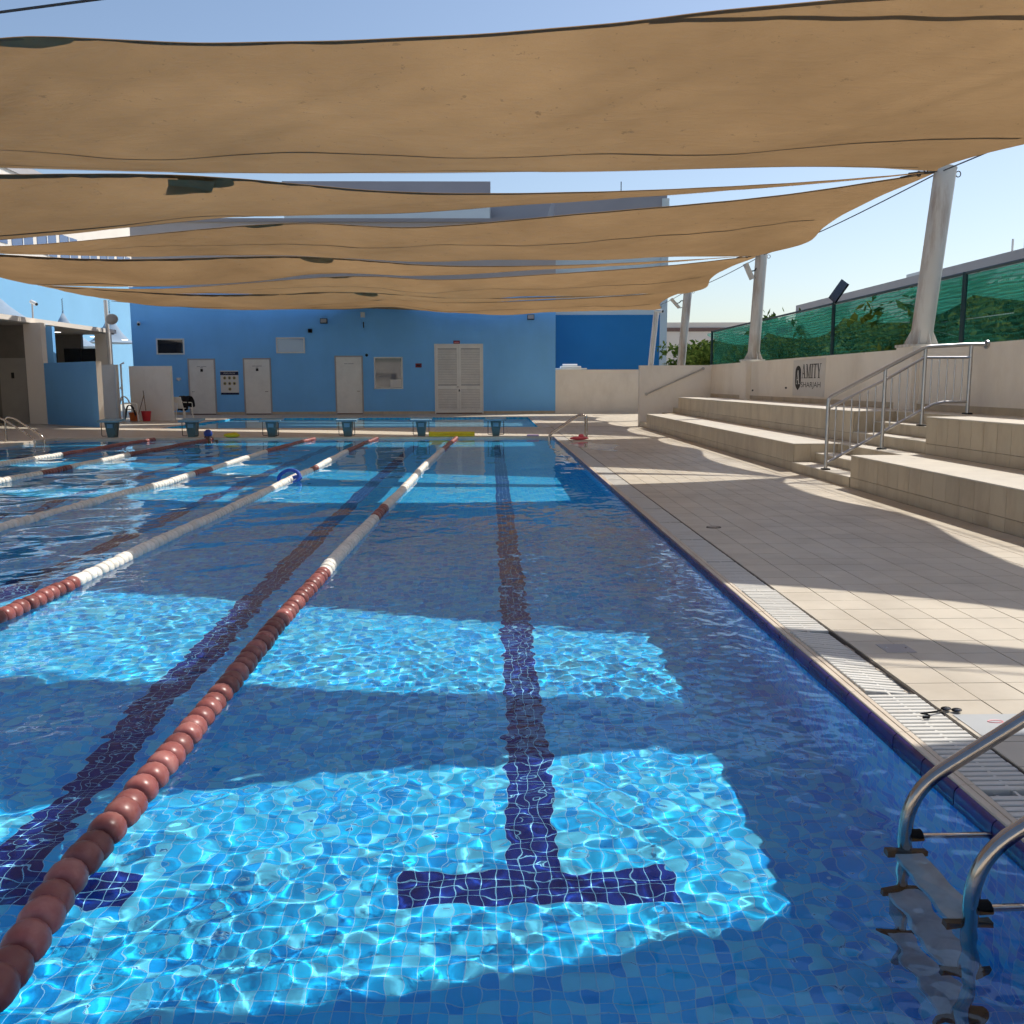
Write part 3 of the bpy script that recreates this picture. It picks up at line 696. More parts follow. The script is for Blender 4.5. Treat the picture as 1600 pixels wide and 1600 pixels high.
# ================================================================== RIGHT SIDE: WALLS, BENCHES, STAIRS
XWALL = 6.80; ZB1, ZB2 = 0.470, 0.950; X2 = 5.62; YT = 28.76
rw = thing('parapet_wall', 'long off-white rendered wall behind the tiled benches', 'wall')
build('wall_body', box(XWALL, XWALL+0.27, 1.0, YT+0.22, 0.0, WTOP), 'white_render', rw)
build('skirting', box(XWALL-0.014, XWALL-0.001, 1.0, YT, ZB2, ZB2+0.10), 'bench_tile', rw)
for k in (1, 2):
    build('pier', box(XWALL-0.13, XWALL+0.30, PY[k]-0.30, PY[k]+0.30, 0.0, WTOP+0.035), 'white_render', rw)
for (px, py) in ((1170, 604), (1176, 610), (1228, 606), (1260, 613)):
    p = onx(px, py, XWALL-0.003); build('scuff', MB().sphere(p, 0.05, 8, 6, (0.05, 1.6, 0.5)), 'dark', rw)
ew = thing('stair_end_wall', 'white rendered wall closing the far end of the benches, with a steel handrail', 'wall')
build('wall_body', box(4.575, XWALL-0.003, YT, YT+0.2, 0.0, WTOP-0.012), 'white_render', ew)
hr = thing('wall_handrail', 'short sloping steel handrail fixed to the white stair-end wall', 'handrail')
a, b = ony(1010, 616, YT-0.07), ony(1099, 576, YT-0.07)
build('rail', MB().tube([a, b], 0.022, 10), 'satin_steel', hr, True)
for e in (a, b): build('flange', MB().tube([e, e+Vector((0, 0.072, 0))], 0.045, 12), 'satin_steel', hr, True)

tile_cache = {}
def slab(parent, name, x0, x1, y0, y1, z0, z1, m, bev=0.002):
    key = (round(x1-x0, 3), round(y1-y0, 3), round(z1-z0, 3), m)
    if key not in tile_cache:
        me = box(0, x1-x0, 0, y1-y0, 0, z1-z0, bev).mesh(name); me.materials.append(MATS[m]); tile_cache[key] = me
    return link(name, tile_cache[key], None, parent, loc=(x0, y0, z0))
def bench(label, x0, x1, ya, yb, zl, zt, back=False):
    t = thing('tiled_bench', label, 'bench', group='tiled spectator benches')
    build('core', box(x0+0.008, x1, ya+0.008, yb-0.008, 0.0, zt-0.014), 'bench_grout', t)
    W = 0.28; n = max(1, round((yb-ya)/W)); W = (yb-ya)/n; h1 = zl+0.135
    for i in range(n):
        y = ya+i*W
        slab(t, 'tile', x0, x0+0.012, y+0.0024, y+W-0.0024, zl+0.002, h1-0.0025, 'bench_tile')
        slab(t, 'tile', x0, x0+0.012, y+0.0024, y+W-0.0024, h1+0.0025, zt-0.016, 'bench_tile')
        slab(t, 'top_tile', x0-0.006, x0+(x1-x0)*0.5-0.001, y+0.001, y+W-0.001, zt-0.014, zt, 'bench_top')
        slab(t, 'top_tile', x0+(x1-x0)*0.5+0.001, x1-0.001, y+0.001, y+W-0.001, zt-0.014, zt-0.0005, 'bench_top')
    nx = max(1, round((x1-x0)/0.28)); wx = (x1-x0-0.02)/nx
    for i in range(nx):                              # end faces towards the stair
        xa = x0+0.014+i*wx
        for ye in ((ya-0.004, ya+0.008), (yb-0.008, yb+0.004)):
            slab(t, 'tile', xa+0.0015, xa+wx-0.0015, ye[0], ye[1], zl+0.002, zt-0.016, 'bench_tile')
    return t
bench('lower cream tiled bench on the near side of the railing', XB, X2, 2.0, 11.75, ZD, ZB1)
bench('lower cream tiled bench running from the stair to the far end wall', XB, X2, 14.03, 27.5, ZD, ZB1)
bench('upper cream tiled bench on the near side of the railing', X2, XWALL-0.002, 2.0, 11.9, ZB1, ZB2)
bench('upper cream tiled bench under the wall emblem', X2, XWALL-0.002, 14.34, 27.9, ZB1, ZB2)
st = thing('bench_stair', 'cream tiled stair climbing through the benches beside the steel railing', 'stairs')
lv = [(XB-0.012, ZD+0.14), (XB+0.34, ZD+0.28), (XB+0.68, ZB1), (X2, ZB1+0.16), (X2+0.33, ZB1+0.32), (X2+0.66, ZB2-0.002)]
for i, (x, z) in enumerate(lv):
    ya, yb = (11.756, 14.024) if i < 3 else (11.906, 14.334)
    s = build('step', box(x+0.012, XWALL-0.004, ya+0.003, yb-0.003, 0.0 if i < 3 else 0.3, z-0.013), 'bench_grout', st)
    for q in range(8):
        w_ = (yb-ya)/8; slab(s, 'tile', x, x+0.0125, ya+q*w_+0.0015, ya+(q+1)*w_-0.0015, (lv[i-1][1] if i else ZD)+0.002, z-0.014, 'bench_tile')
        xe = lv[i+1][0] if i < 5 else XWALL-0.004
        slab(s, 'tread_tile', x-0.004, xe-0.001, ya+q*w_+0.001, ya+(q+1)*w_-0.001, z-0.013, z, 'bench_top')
es = thing('end_stair', 'small cream tiled steps between the lower bench and the stair-end wall', 'stairs')
for i, (x, z) in enumerate(lv):
    ya, yb = (27.51, YT-0.003) if i < 3 else (27.91, YT-0.003)
    build('step', box(x+0.012, XWALL-0.004, ya, yb, 0.0 if i < 3 else 0.3, z), 'bench_tile', es)

# ---- stainless railing down the stair
rl = thing('stair_railing', 'stainless steel railing with upright balusters down the bench stair', 'railing')
YR = 12.75
PA = [(4.64, 0.19, 1.177), (5.41, ZB1, 1.566), (5.95, 0.79, 1.868), (6.58, ZB2, 1.90)]
for (x, z0, z1) in PA:
    p = build('post', MB().tube([(x, YR, z0), (x, YR, z1)], 0.025, 10), 'satin_steel', rl, True)
    build('foot', box(x-0.05, x+0.05, YR-0.05, YR+0.05, z0, z0+0.02, 0.004), 'dark', p)
top = arc_path([(4.64, YR, 1.0), (4.64, YR, 1.177), (5.95, YR, 1.868), (6.58, YR, 1.90), (6.80, YR, 1.90)], 0.07)
build('top_rail', MB().tube(top, 0.027, 10), 'satin_steel', rl, True)
build('flange', MB().tube([(6.775, YR, 1.90), (6.80, YR, 1.90)], 0.06, 14), 'satin_steel', rl, True)
mid = [(4.66, YR, 1.045), (5.41, YR, 1.42), (5.93, YR, 1.72), (5.99, YR, 1.722), (6.58, YR, 1.722)]
low = [(4.66, YR, 0.29), (5.41, YR, 0.708), (5.95, YR, 1.012), (6.10, YR, 1.09), (6.25, YR, 1.118), (6.58, YR, 1.118)]
build('middle_rail', MB().tube(mid, 0.019, 8), 'satin_steel', rl, True); build('bottom_rail', MB().tube(low, 0.019, 8), 'satin_steel', rl, True)
def lerpz(path, x):
    for i in range(len(path)-1):
        if path[i][0] <= x <= path[i+1][0]: t = (x-path[i][0])/(path[i+1][0]-path[i][0]); return path[i][2]*(1-t)+path[i+1][2]*t
    return path[-1][2]
x = 4.75
while x < 6.53:
    if min(abs(x-p[0]) for p in PA) > 0.05: build('baluster', MB().tube([(x, YR, lerpz(low, x)), (x, YR, lerpz(mid, x))], 0.0095, 6), 'satin_steel', rl, True)
    x += 0.108

# ---- emblem panel painted on the wall
sg = thing('wall_sign', 'black shield emblem and lettering on a pale panel on the bench wall', 'sign')
XS = XWALL-0.012
build('panel', box(XS+0.002, XWALL-0.001, 18.93, 20.93, 1.095, 1.875, 0), 'sign_white', sg)
def stroke(mb, x0, y0, x1, y1, w): mb.append([(x0, y0), (x0+w, y0), (x1+w, y1), (x1, y1)])
def rect(mb, x0, y0, x1, y1): mb.append([(x0, y0), (x1, y0), (x1, y1), (x0, y1)])
LET = {}
q = []; stroke(q, .06, 0, .34, 1, .07); stroke(q, .55, 0, .30, 1, .19); rect(q, .16, .29, .62, .36); rect(q, 0, 0, .24, .05); rect(q, .46, 0, .86, .05); LET['A'] = (q, .86)
q = []; rect(q, .10, 0, .17, 1); stroke(q, .42, 0, .10, 1, .18); stroke(q, .46, 0, .80, 1, .07); rect(q, .80, 0, .98, 1); rect(q, 0, 0, .28, .05); rect(q, .70, 0, 1.08, .05); rect(q, 0, .95, .2, 1); rect(q, .8, .95, 1.08, 1); LET['M'] = (q, 1.08)
q = []; rect(q, .10, 0, .28, 1); rect(q, 0, 0, .38, .05); rect(q, 0, .95, .38, 1); LET['I'] = (q, .38)
q = []; rect(q, .29, 0, .47, 1); rect(q, .18, 0, .58, .05); rect(q, 0, .93, .76, 1); rect(q, 0, .74, .05, .95); rect(q, .71, .74, .76, .95); LET['T'] = (q, .76)
q = []; rect(q, .31, 0, .49, .48); stroke(q, .31, .42, .06, 1, .19); stroke(q, .42, .42, .68, 1, .07); rect(q, .2, 0, .6, .05); rect(q, 0, .95, .34, 1); rect(q, .56, .95, .86, 1); LET['Y'] = (q, .84)
def word(txt):
    polys = []; x = 0
    for ch in txt:
        ps, w_ = LET[ch]
        polys += [[(u+x, v) for u, v in p] for p in ps]; x += w_+0.03
    return polys, x-0.03
def emblem(root, put, letters2_axis):
    polys, wd = word('AMITY')
    mb = MB(); n0 = 0
    for i, p in enumerate(polys):
        vs = [put(0.455+u/wd*1.195, 1.475+v*0.300, 0.0003*(i % 4)) for u, v in p]; mb.add(vs, [tuple(range(len(vs)))])
    me = bpy.data.meshes.new('serif_lettering'); me.from_pydata(mb.v, [], mb.f); link('serif_lettering', me, 'ink', root)
    mt = textmesh('SHARJAH', 0.2, 0.0)
    xs_ = [v.co.x for v in mt.vertices]; ys_ = [v.co.y for v in mt.vertices]; x0, x1, y0, y1 = min(xs_), max(xs_), min(ys_), max(ys_)
    for v in mt.vertices: v.co = put(0.42+(v.co.x-x0)/(x1-x0)*1.22, 1.245+(v.co.y-y0)/(y1-y0)*0.15, 0)
    link('plain_lettering', mt, 'ink', root)
    sh = [(0.0, 1.36), (0.0, 1.62)] + [(0.19-0.19*math.cos(t), 1.62+0.13*math.sin(t)) for t in [math.pi*i/10 for i in range(11)]] + [(0.38, 1.62), (0.38, 1.36), (0.33, 1.29), (0.19, 1.21), (0.05, 1.29)]
    me = bpy.data.meshes.new('shield'); vs = [put(0.02+u, v, 0) for u, v in sh]; me.from_pydata(vs, [], [tuple(range(len(vs)))]); link('shield', me, 'ink', root)
    ps, w_ = LET['A']; mb = MB()
    for i, p in enumerate(ps):
        vs = [put(0.08+u/w_*0.26, 1.35+v*0.30, 0.002+0.0003*i) for u, v in p]; mb.add(vs, [tuple(range(len(vs)))])
    me = bpy.data.meshes.new('shield_letter'); me.from_pydata(mb.v, [], mb.f); link('shield_letter', me, 'sign_white', root)
emblem(sg, lambda u, v, d: Vector((XS-d, 20.79-u, v)), None)
# the wall behind the photographer, seen mirrored in the office window
bw = thing('end_wall', 'pale wall behind the camera with the same emblem, mirrored in the window', 'wall')
build('wall_body', box(-22, 9, -8.3, -8.0, 0, 3.4), 'white_render', bw)
emblem(bw, lambda u, v, d: Vector((-9.0-u*1.3, -7.99+d, 0.2+v*1.2)), None)

# ================================================================== THINGS ON THE NEAR DECK
pc = onz(1400, 1015, ZD); t = thing('drain_cover', 'square pale drain cover plate set in the paving', 'drain cover', (pc.x, pc.y, ZD+0.0055))
build('plate', box(-0.075, 0.075, -0.072, 0.072, 0, 0.003, 0.001), 'mid_grey_render', t)
for sx in (-.05, .05): build('screw', MB().tube([(sx, 0, 0.003), (sx, 0, 0.0045)], 0.006, 8), 'steel', t)
pc = onz(1545, 1140, ZD)
t = thing('floor_sticker', 'grey floor sticker with a small pink mark beside the gutter', 'sticker', (2.06, 3.47, ZD+0.0062))
build('sheet', box(-0.19, 0.17, -0.115, 0.115, 0, 0.0012), 'sticker', t)
mk = MB().tube([(-0.06+0.03*math.cos(a_), 0.03+0.014*math.sin(a_), 0.0014) for a_ in [i*math.pi/8 for i in range(16)]], 0.003, 5, close=True); build('print', mk, 'pink_ink', t)
pc = onz(1115, 825, ZD); t = thing('floor_drain', 'tiny oval floor drain in the shaded paving', 'floor drain', (pc.x, pc.y, ZD+0.0055))
build('rim', MB().tube([(0.065*math.cos(a_), 0.045*math.sin(a_), 0.002) for a_ in [i*math.pi/10 for i in range(20)]], 0.005, 5, close=True), 'dark', t); build('plate', MB().lathe([(0.06, 0), (0.06, 0.003)], 20, Matrix.Scale(0.7, 4, (0, 1, 0))), 'coping', t)
pc = onz(935, 698, ZD)
t = thing('puddle', 'shallow wet patch drying on the shaded paving near the far ladder', 'puddle', (pc.x, pc.y, ZD+0.0058))
mb = MB(); r_ = random.Random(4); n = 26; mb.add([((.42+.16*math.sin(3*a_)+r_.uniform(-.05, .05))*math.cos(a_), (1.5+.5*math.cos(2*a_+1)+r_.uniform(-.12, .12))*math.sin(a_), 0) for a_ in [2*math.pi*i/n for i in range(n)]], [tuple(range(n))])
build('film', mb, 'wet_film', t)
# broken tile edge by the displaced grating
t = thing('broken_edge', 'ragged broken mortar edge of the paving beside the askew grating', 'rubble')
random.seed(5); mb = MB(); y = 3.78
while y < 4.75:
    l = random.uniform(0.03, 0.08); k_ = random.uniform(.002, .014) if random.random() < .6 else .001
    mb.box(XG1-k_, XG1+0.004, y, y+l, -0.06, 0.036+random.uniform(-.012, .006)); y += l
build('mortar', mb, 'coping', t)
# goggles
g = onz(1488, 1106, 0.07); s0 = onz(1440, 1124, 0.055)
gg = thing('swim_goggles', 'black swimming goggles with a trailing strap across the gutter grating', 'goggles', (g.x, g.y, 0.057))
gg.scale = (.85, .85, .6)
for k in (0, 1):
    L = build('lens_cup', MB().sphere((-0.028+0.042*k, 0.006-0.02*k, 0.014), 0.027, 12, 8, (0.95, 0.62, 0.5)), 'black_plastic', gg, True)
    build('lens', MB().sphere((-0.028+0.042*k, -0.004-0.02*k, 0.018), 0.020, 10, 6, (0.9, 0.6, 0.45)), 'goggle_lens', L, True)
d = s0-g
build('strap', MB().tube([Vector(p) for p in [(-0.055,0.0,0.008),(-0.08,-0.012,0.004),(-0.105,-0.02,0.004),(-0.135,-0.028,0.003),(-0.155,-0.032,0.003),(-0.168,-0.036,0.004),(-0.155,-0.05,0.006),(-0.142,-0.062,0.005),(-0.148,-0.078,0.003),(-0.165,-0.088,0.002),(-0.185,-0.092,0.002)]], 0.0055, 6), 'black_plastic', gg, True)
build('buckle', box(-0.185, -0.155, -0.098, -0.086, 0.001, 0.012), 'black_plastic', gg)

# ---- pool ladders
def ladder(label, x_w, y0, wd, sgn=1, parts=True):
    t = thing('pool_ladder', label, 'ladder', (x_w, y0, 0), group='steel pool ladders')
    for k in (0, 1):
        yy = -wd*k
        path = arc_path([(0, yy, -0.86), (0, yy, 0.14), (sgn*0.72, yy, 0.62), (sgn*0.90, yy, 0.62), (sgn*0.90, yy, ZD+0.004)], 0.13, 8)
        r = build('rail', MB().tube(path, 0.0215, 14), 'steel', t, True)
        build('foot_flange', MB().tube([(sgn*0.90, yy, ZD+0.004), (sgn*0.90, yy, ZD+0.02)], 0.05, 14), 'steel', r, True)
        if parts:
            build('wall_stay', MB().tube([(0, yy, -0.012), (sgn*0.27, yy, -0.012)], 0.015, 10), 'steel', t, True)
            build('bushing', MB().tube([(sgn*0.012, yy, -0.012), (sgn*0.05, yy, -0.012)], 0.028, 10), 'black_plastic', t, True)
    if parts:
        for z in (-0.12, -0.38, -0.64):
            s = build('tread', MB().box(-0.045, 0.045, -wd+0.03, -0.03, z-0.012, z+0.012), 'tread_steel', t)
            for yy in (-0.012, -wd+0.012):
                build('end_cap', MB().box(-0.062, 0.066, yy-0.012, yy+0.012, z-0.018, z+0.018), 'ink', s)
    return t
ladder('steel pool ladder with black step caps in the near right corner', 1.283, 2.70, 0.40)
ladder('steel pool ladder at the far right corner beside a pink float', 1.40, 22.75, 0.42, parts=False)
ladder('steel pool ladder on the left edge of the pool', -10.62, 22.35, 0.50, sgn=-1, parts=False)

# ---- floats and toys by the far end
p = onz(905, 688, ZD); t = thing('pink_float', 'pink foam float lying at the foot of the far right ladder', 'float', (p.x, p.y, ZD+0.006), 0.3)
build('slab', MB().sphere((0, 0, 0.045), 0.1, 14, 8, (2.4, 1.2, 0.42)), 'pink_foam', t, True); build('knob', MB().sphere((0.05, 0.0, 0.10), 0.06, 10, 8, (1.2, 0.9, 0.7)), 'pink_foam', t, True)
t = thing('yellow_noodle', 'yellow foam float lying along the far pool edge beside a starting block', 'float', (-1.0, YF+0.10, ZD+0.005))
build('roll', MB().tube([(-0.58, 0, 0.07), (-0.4, 0, 0.06), (0.2, 0, 0.065), (0.58, 0, 0.06)], 0.058, 12), 'yellow_foam', t, True); build('sheet', box(-0.56, 0.57, -0.10, 0.0, 0.0, 0.03, 0.006), 'yellow_foam', t)
t = thing('yellow_float', 'small yellow float on the far edge beside the swimmer', 'float', (-6.55, YF+0.08, ZD+0.005))
build('slab', MB().sphere((0, 0, 0.05), 0.1, 12, 8, (2.1, 0.9, 0.6)), 'yellow_foam', t, True); build('fold', MB().sphere((0.06, 0, 0.09), 0.07, 10, 6, (1.4, 0.8, 0.5)), 'yellow_foam', t, True)
t = thing('lilac_kickboard', 'small lilac kickboard lying on the far pool edge', 'kickboard', (1.06, YF+0.12, ZD+0.005))
build('board', MB().prism([(-.15, -.08), (.15, -.08), (.15, .06), (.08, .1), (-.08, .1), (-.15, .06)], 'z', 0, 0.035), 'lilac_foam', t)

# ---- starting blocks
def block(x, label):
    t = thing('starting_block', label, 'starting block', (x, YF+0.30, ZD+0.003), group='starting blocks along the far end')
    build('platform', MB().prism([(-0.26, 0.385), (0.24, 0.43), (0.24, 0.47), (-0.26, 0.43)], 'x', -0.265, 0.265), 'block_blue', t)
    m_ = MB(); m_.add([(-.085,-.10,0),(.085,-.10,0),(.085,.14,0),(-.085,.14,0),(-.14,-.14,.40),(.14,-.14,.40),(.14,.16,.415),(-.14,.16,.415)], [(0,3,2,1),(4,5,6,7),(0,1,5,4),(1,2,6,5),(2,3,7,6),(3,0,4,7)]); build('pedestal', m_, 'block_grey', t)
    for s in (-1, 1): build('grab_frame', MB().tube(arc_path([(s*0.14, -0.16, 0.39), (s*0.20, -0.17, 0.39), (s*0.20, -0.17, 0.04), (s*0.09, -0.13, 0.04)], 0.03, 4), 0.009, 6), 'cable', t, True)
    build('number_plate', box(-0.07, 0.07, -0.146, -0.139, 0.24, 0.34), 'block_blue', t)
blk = ['starting block beside the far right ladder', 'starting block at the left end of the yellow float', 'third starting block from the right', 'starting block fourth from the right, between two lane ropes', 'starting block behind the swimmer in the blue cap', 'leftmost starting block, in front of the brown screen wall']
for i in range(6): block((0.12, -1.78, -3.66, -5.58, -7.60, -9.62)[i], blk[i])

# ---- lane ropes
fprof = [(0.016, -0.0475), (0.040, -0.046), (0.051, -0.036), (0.0565, -0.015), (0.0565, 0.015), (0.051, 0.036), (0.040, 0.046), (0.016, 0.0475)]
fme = {}
for c_ in ('white_plastic', 'red_plastic'):
    me = MB().lathe(fprof, 14).mesh('float_disc', True); me.materials.append(MATS[c_]); fme[c_] = me
def rope(label, pts, redfn, ind_lim):
    P = catmull([Vector((x, y, 0.012)) for x, y in pts], 600)
    t = thing('lane_rope', label, 'lane rope', group='lane ropes of floats')
    build('line', MB().tube(P[::6]+[P[-1]], 0.006, 6), 'cable', t, True)
    L = [0]
    for i in range(1, len(P)): L.append(L[-1]+(P[i]-P[i-1]).length)
    s = 0.05; j = 0; runs = {'white_plastic': MB(), 'red_plastic': MB()}
    while s < L[-1]-0.03:
        while L[j+1] < s: j += 1
        p = P[j]; d = (P[min(j+3, len(P)-1)]-P[max(j-3, 0)]).normalized()
        c_ = 'red_plastic' if redfn(p.y) else 'white_plastic'
        q = d.to_track_quat('Z', 'X').to_matrix().to_4x4()
        wob = Vector((random.uniform(-.003, .003), 0, random.uniform(-.004, .004)+0.004*math.sin(s*2.3)))
        M_ = Matrix.Translation(p+wob) @ q @ Matrix.Rotation(random.uniform(0, 6.28), 4, 'Z') @ Matrix.Rotation(random.uniform(-.06, .06), 4, 'X')
        if p.y < ind_lim:
            o = link('float_disc', fme[c_], None, t); o.matrix_local = M_
        else: runs[c_].lathe(fprof[::1], 10, M_)
        s += 0.0985
    for c_, r in runs.items():
        if r.v: build('float_run', r, c_, t, True, kind='stuff')
    return t
rope('lane rope nearest the right side, dark red floats at the near end', [(-1.13, 1.55), (-1.17, 2.15), (-1.2, 2.5), (-1.21, 3.05), (-1.22, 3.6), (-1.23, 4.4), (-1.245, 5.3), (-1.245, 6.2), (-1.235, 7.8), (-1.205, 9.86), (-1.145, 13.1), (-1.12, 15.8), (-0.88, 23.5)], lambda y: y < 6.75 or 9.5 < y < 10.3 or y > 19.3, 15)
rope('lane rope with a blue foam noodle knotted round it', [(-2.94, 4.9), (-2.94, 5.9), (-2.94, 6.4), (-2.94, 7.5), (-2.93, 9.0), (-2.9, 11.3), (-2.92, 13.2), (-2.9, 15.2), (-2.95, 19.0), (-2.88, 23.5)], lambda y: y < 6.45 or 14.9 < y < 15.4 or y > 19.0, 15)
rope('third lane rope from the right, mostly white floats', [(-4.8, 8.0), (-4.76, 9.0), (-4.72, 10.3), (-4.65, 11.8), (-4.58, 13.0), (-4.58, 14.8), (-4.56, 16.3), (-4.6, 19.0), (-4.44, 23.5)], lambda y: 14.3 < y < 15.2 or y > 19.0, 15)
rope('lane rope leading to the swimmer in the blue cap', [(-7.05, 12.4), (-7.05, 13.4), (-7.02, 14.9), (-7.06, 16.1), (-7.1, 18.3), (-7.05, 20.0), (-6.98, 23.5)], lambda y: 14.6 < y < 15.6 or y > 18.3, 15)
rope('leftmost lane rope, dark red at its far end', [(-8.6, 15.2), (-8.58, 16.4), (-8.56, 17.2), (-8.46, 18.4), (-8.45, 20.0), (-8.44, 23.5)], lambda y: y > 18.4, 15)
# blue noodle knotted round the second rope
t = thing('blue_noodle', 'blue foam noodle knotted round the second lane rope', 'noodle', (-2.92, 13.35, 0.015))
t.scale = (.8, .8, .72)
pts = []
for i in range(34):
    a_ = -0.9+i/33*(2*math.pi+1.0); r_ = 0.155+0.02*math.sin(a_*2)
    pts.append(Vector((r_*math.cos(a_)*1.25, 0.10*math.sin(a_*0.5)-0.05+0.004*i, 0.055+r_*math.sin(a_)*0.95)))
pts = [pts[0]+Vector((-0.05, -0.1, -0.16))] + pts + [pts[-1]+Vector((-0.12, 0.1, -0.02)), pts[-1]+Vector((-0.30, 0.12, -0.10))]
build('loop', MB().tube(catmull(pts, 70), 0.036, 10), 'blue_foam', t, True)

# ---- swimmer at the far wall
sw = thing('person', 'swimmer in a blue cap holding the far end of a lane rope', 'person', (-6.95, 23.0, 0.0))
def skin_body(name, verts, edges_, radii, m, parent, root=0, sub=2):
    me = bpy.data.meshes.new(name); me.from_pydata(verts, edges_, []); o = link(name, me, m, parent)
    md = o.modifiers.new('skin', 'SKIN'); md.use_smooth_shade = True
    for i, r in enumerate(radii):
        sv = me.skin_vertices[0].data[i]; sv.radius = r if isinstance(r, tuple) else (r, r); sv.use_root = (i == root)
    s_ = o.modifiers.new('sub', 'SUBSURF'); s_.levels = sub; s_.render_levels = sub
    return o
V_ = [(0,0,-0.55), (0,0,-0.32), (0,0,-0.12), (0,0,-0.03), (0,-0.01,0.05), (0,-0.02,0.15), (0,-0.01,0.22),
      (-0.17,0,-0.10), (-0.24,-0.10,-0.20), (-0.16,-0.27,-0.04), (-0.13,-0.33,0.03), (0.17,0,-0.10), (0.26,-0.08,-0.20), (0.30,-0.25,-0.05), (0.29,-0.31,0.03),
      (-0.09,0.05,-0.9), (0.09,0.05,-0.9)]
E_ = [(0,1),(1,2),(2,3),(3,4),(4,5),(5,6),(2,7),(7,8),(8,9),(9,10),(2,11),(11,12),(12,13),(13,14),(0,15),(0,16)]
R_s = [(0.13,0.10),(0.15,0.11),(0.14,0.10),0.06,0.065,(0.082,0.095),(0.06,0.07),0.065,0.045,0.036,0.04,0.065,0.045,0.036,0.04,0.07,0.07]
skin_body('body', V_, E_, R_s, 'skin', sw)
build('swim_cap', MB().sphere((0, 0.0, 0.185), 0.106, 16, 10, (0.98, 1.1, 0.95)), 'cap_blue', sw, True)
mb = MB(); mb.sphere((0, -0.118, 0.095), 0.018, 8, 6, (0.8, 1, 1.3)); build('nose', mb, 'skin', sw, True)
for s in (-1, 1):
    build('eye', MB().sphere((s*0.033, -0.104, 0.115), 0.012, 8, 6), 'ink', sw, True); build('ear', MB().sphere((s*0.088, 0.0, 0.095), 0.022, 8, 6, (0.5, 0.8, 1.3)), 'skin', sw, True)
    for q in range(4):
        hx = -0.13 if s < 0 else 0.29; hy = -0.34 if s < 0 else -0.32
        build('finger', MB().tube([(hx-0.03+0.02*q, hy-0.01, 0.045), (hx-0.03+0.021*q, hy-0.045, 0.04), (hx-0.03+0.021*q, hy-0.055, 0.015)], 0.0085, 6), 'skin', sw, True)

# ================================================================== BACK WALL AND BUILDINGS
YB = 41.0
bb = thing('blue_building', 'blue rendered pool building with white doors across the far end', 'building')
build('wall', box(-15.46, 2.825, YB, 50.0, 0, 5.5), 'blue_render', bb)
build('upper_storey', box(-15.3, 2.825, YB+0.05, 50.0, 5.5, 8.2), 'mid_grey_render', bb)
build('roof', box(-15.5, 2.86, YB-0.04, 50.0, 8.2, 8.35), 'grey_render', bb)
build('plinth', box(-15.46, 2.82, YB-0.012, YB, ZD, ZD+0.12), 'bench_tile', bb)
def door(x0, x1, z1, label, hinge=1, pict=True, yy=YB):
    d = build('door', box(x0, x1, yy-0.035, yy+0.01, ZD+0.05, z1), 'door_paint', bb); d['label'] = label
    fr = MB(); fr.box(x0-0.06, x0-0.002, yy-0.045, yy+0.01, ZD+.01, z1+0.06); fr.box(x1+0.002, x1+0.06, yy-0.045, yy+0.01, ZD+.01, z1+0.06); fr.box(x0-0.002, x1+0.002, yy-0.045, yy+0.01, z1+0.002, z1+0.06)
    build('frame', fr, 'mid_grey_render', d)
    build('threshold', box(x0, x1, yy-0.03, yy+0.01, ZD+0.005, ZD+0.048), 'brown_trim', d)
    hx = x0+0.09 if hinge > 0 else x1-0.09
    build('handle', MB().tube([(hx, yy-0.04, 1.05), (hx, yy-0.09, 1.05), (hx+0.12*hinge, yy-0.09, 1.05)], 0.012, 6), 'steel', d)
    xm = (x0+x1)/2
    mb = MB()
    for (a_, b_, zz) in ((-0.20, -0.05, 0.28), (-0.03, 0.21, 0.28)) + (((-0.05, 0.06, 0.33),) if pict else ()): mb.box(xm+a_, xm+b_, yy-0.0385, yy-0.035, z1-zz-0.018, z1-zz+0.012)
    build('door_lettering', mb, 'mid_grey_render', d)
    if pict: build('pictogram', box(xm-0.05, xm+0.06, yy-0.039, yy-0.035, z1-0.50, z1-0.38), 'ink', d)
door(-13.06, -12.0, 2.41, 'white changing room door left of the rules poster', 1)
door(-10.68, -9.6, 2.43, 'white changing room door right of the rules poster', -1)
door(-6.72, -5.62, 2.52, 'plain white door beside the office window', -1, False)
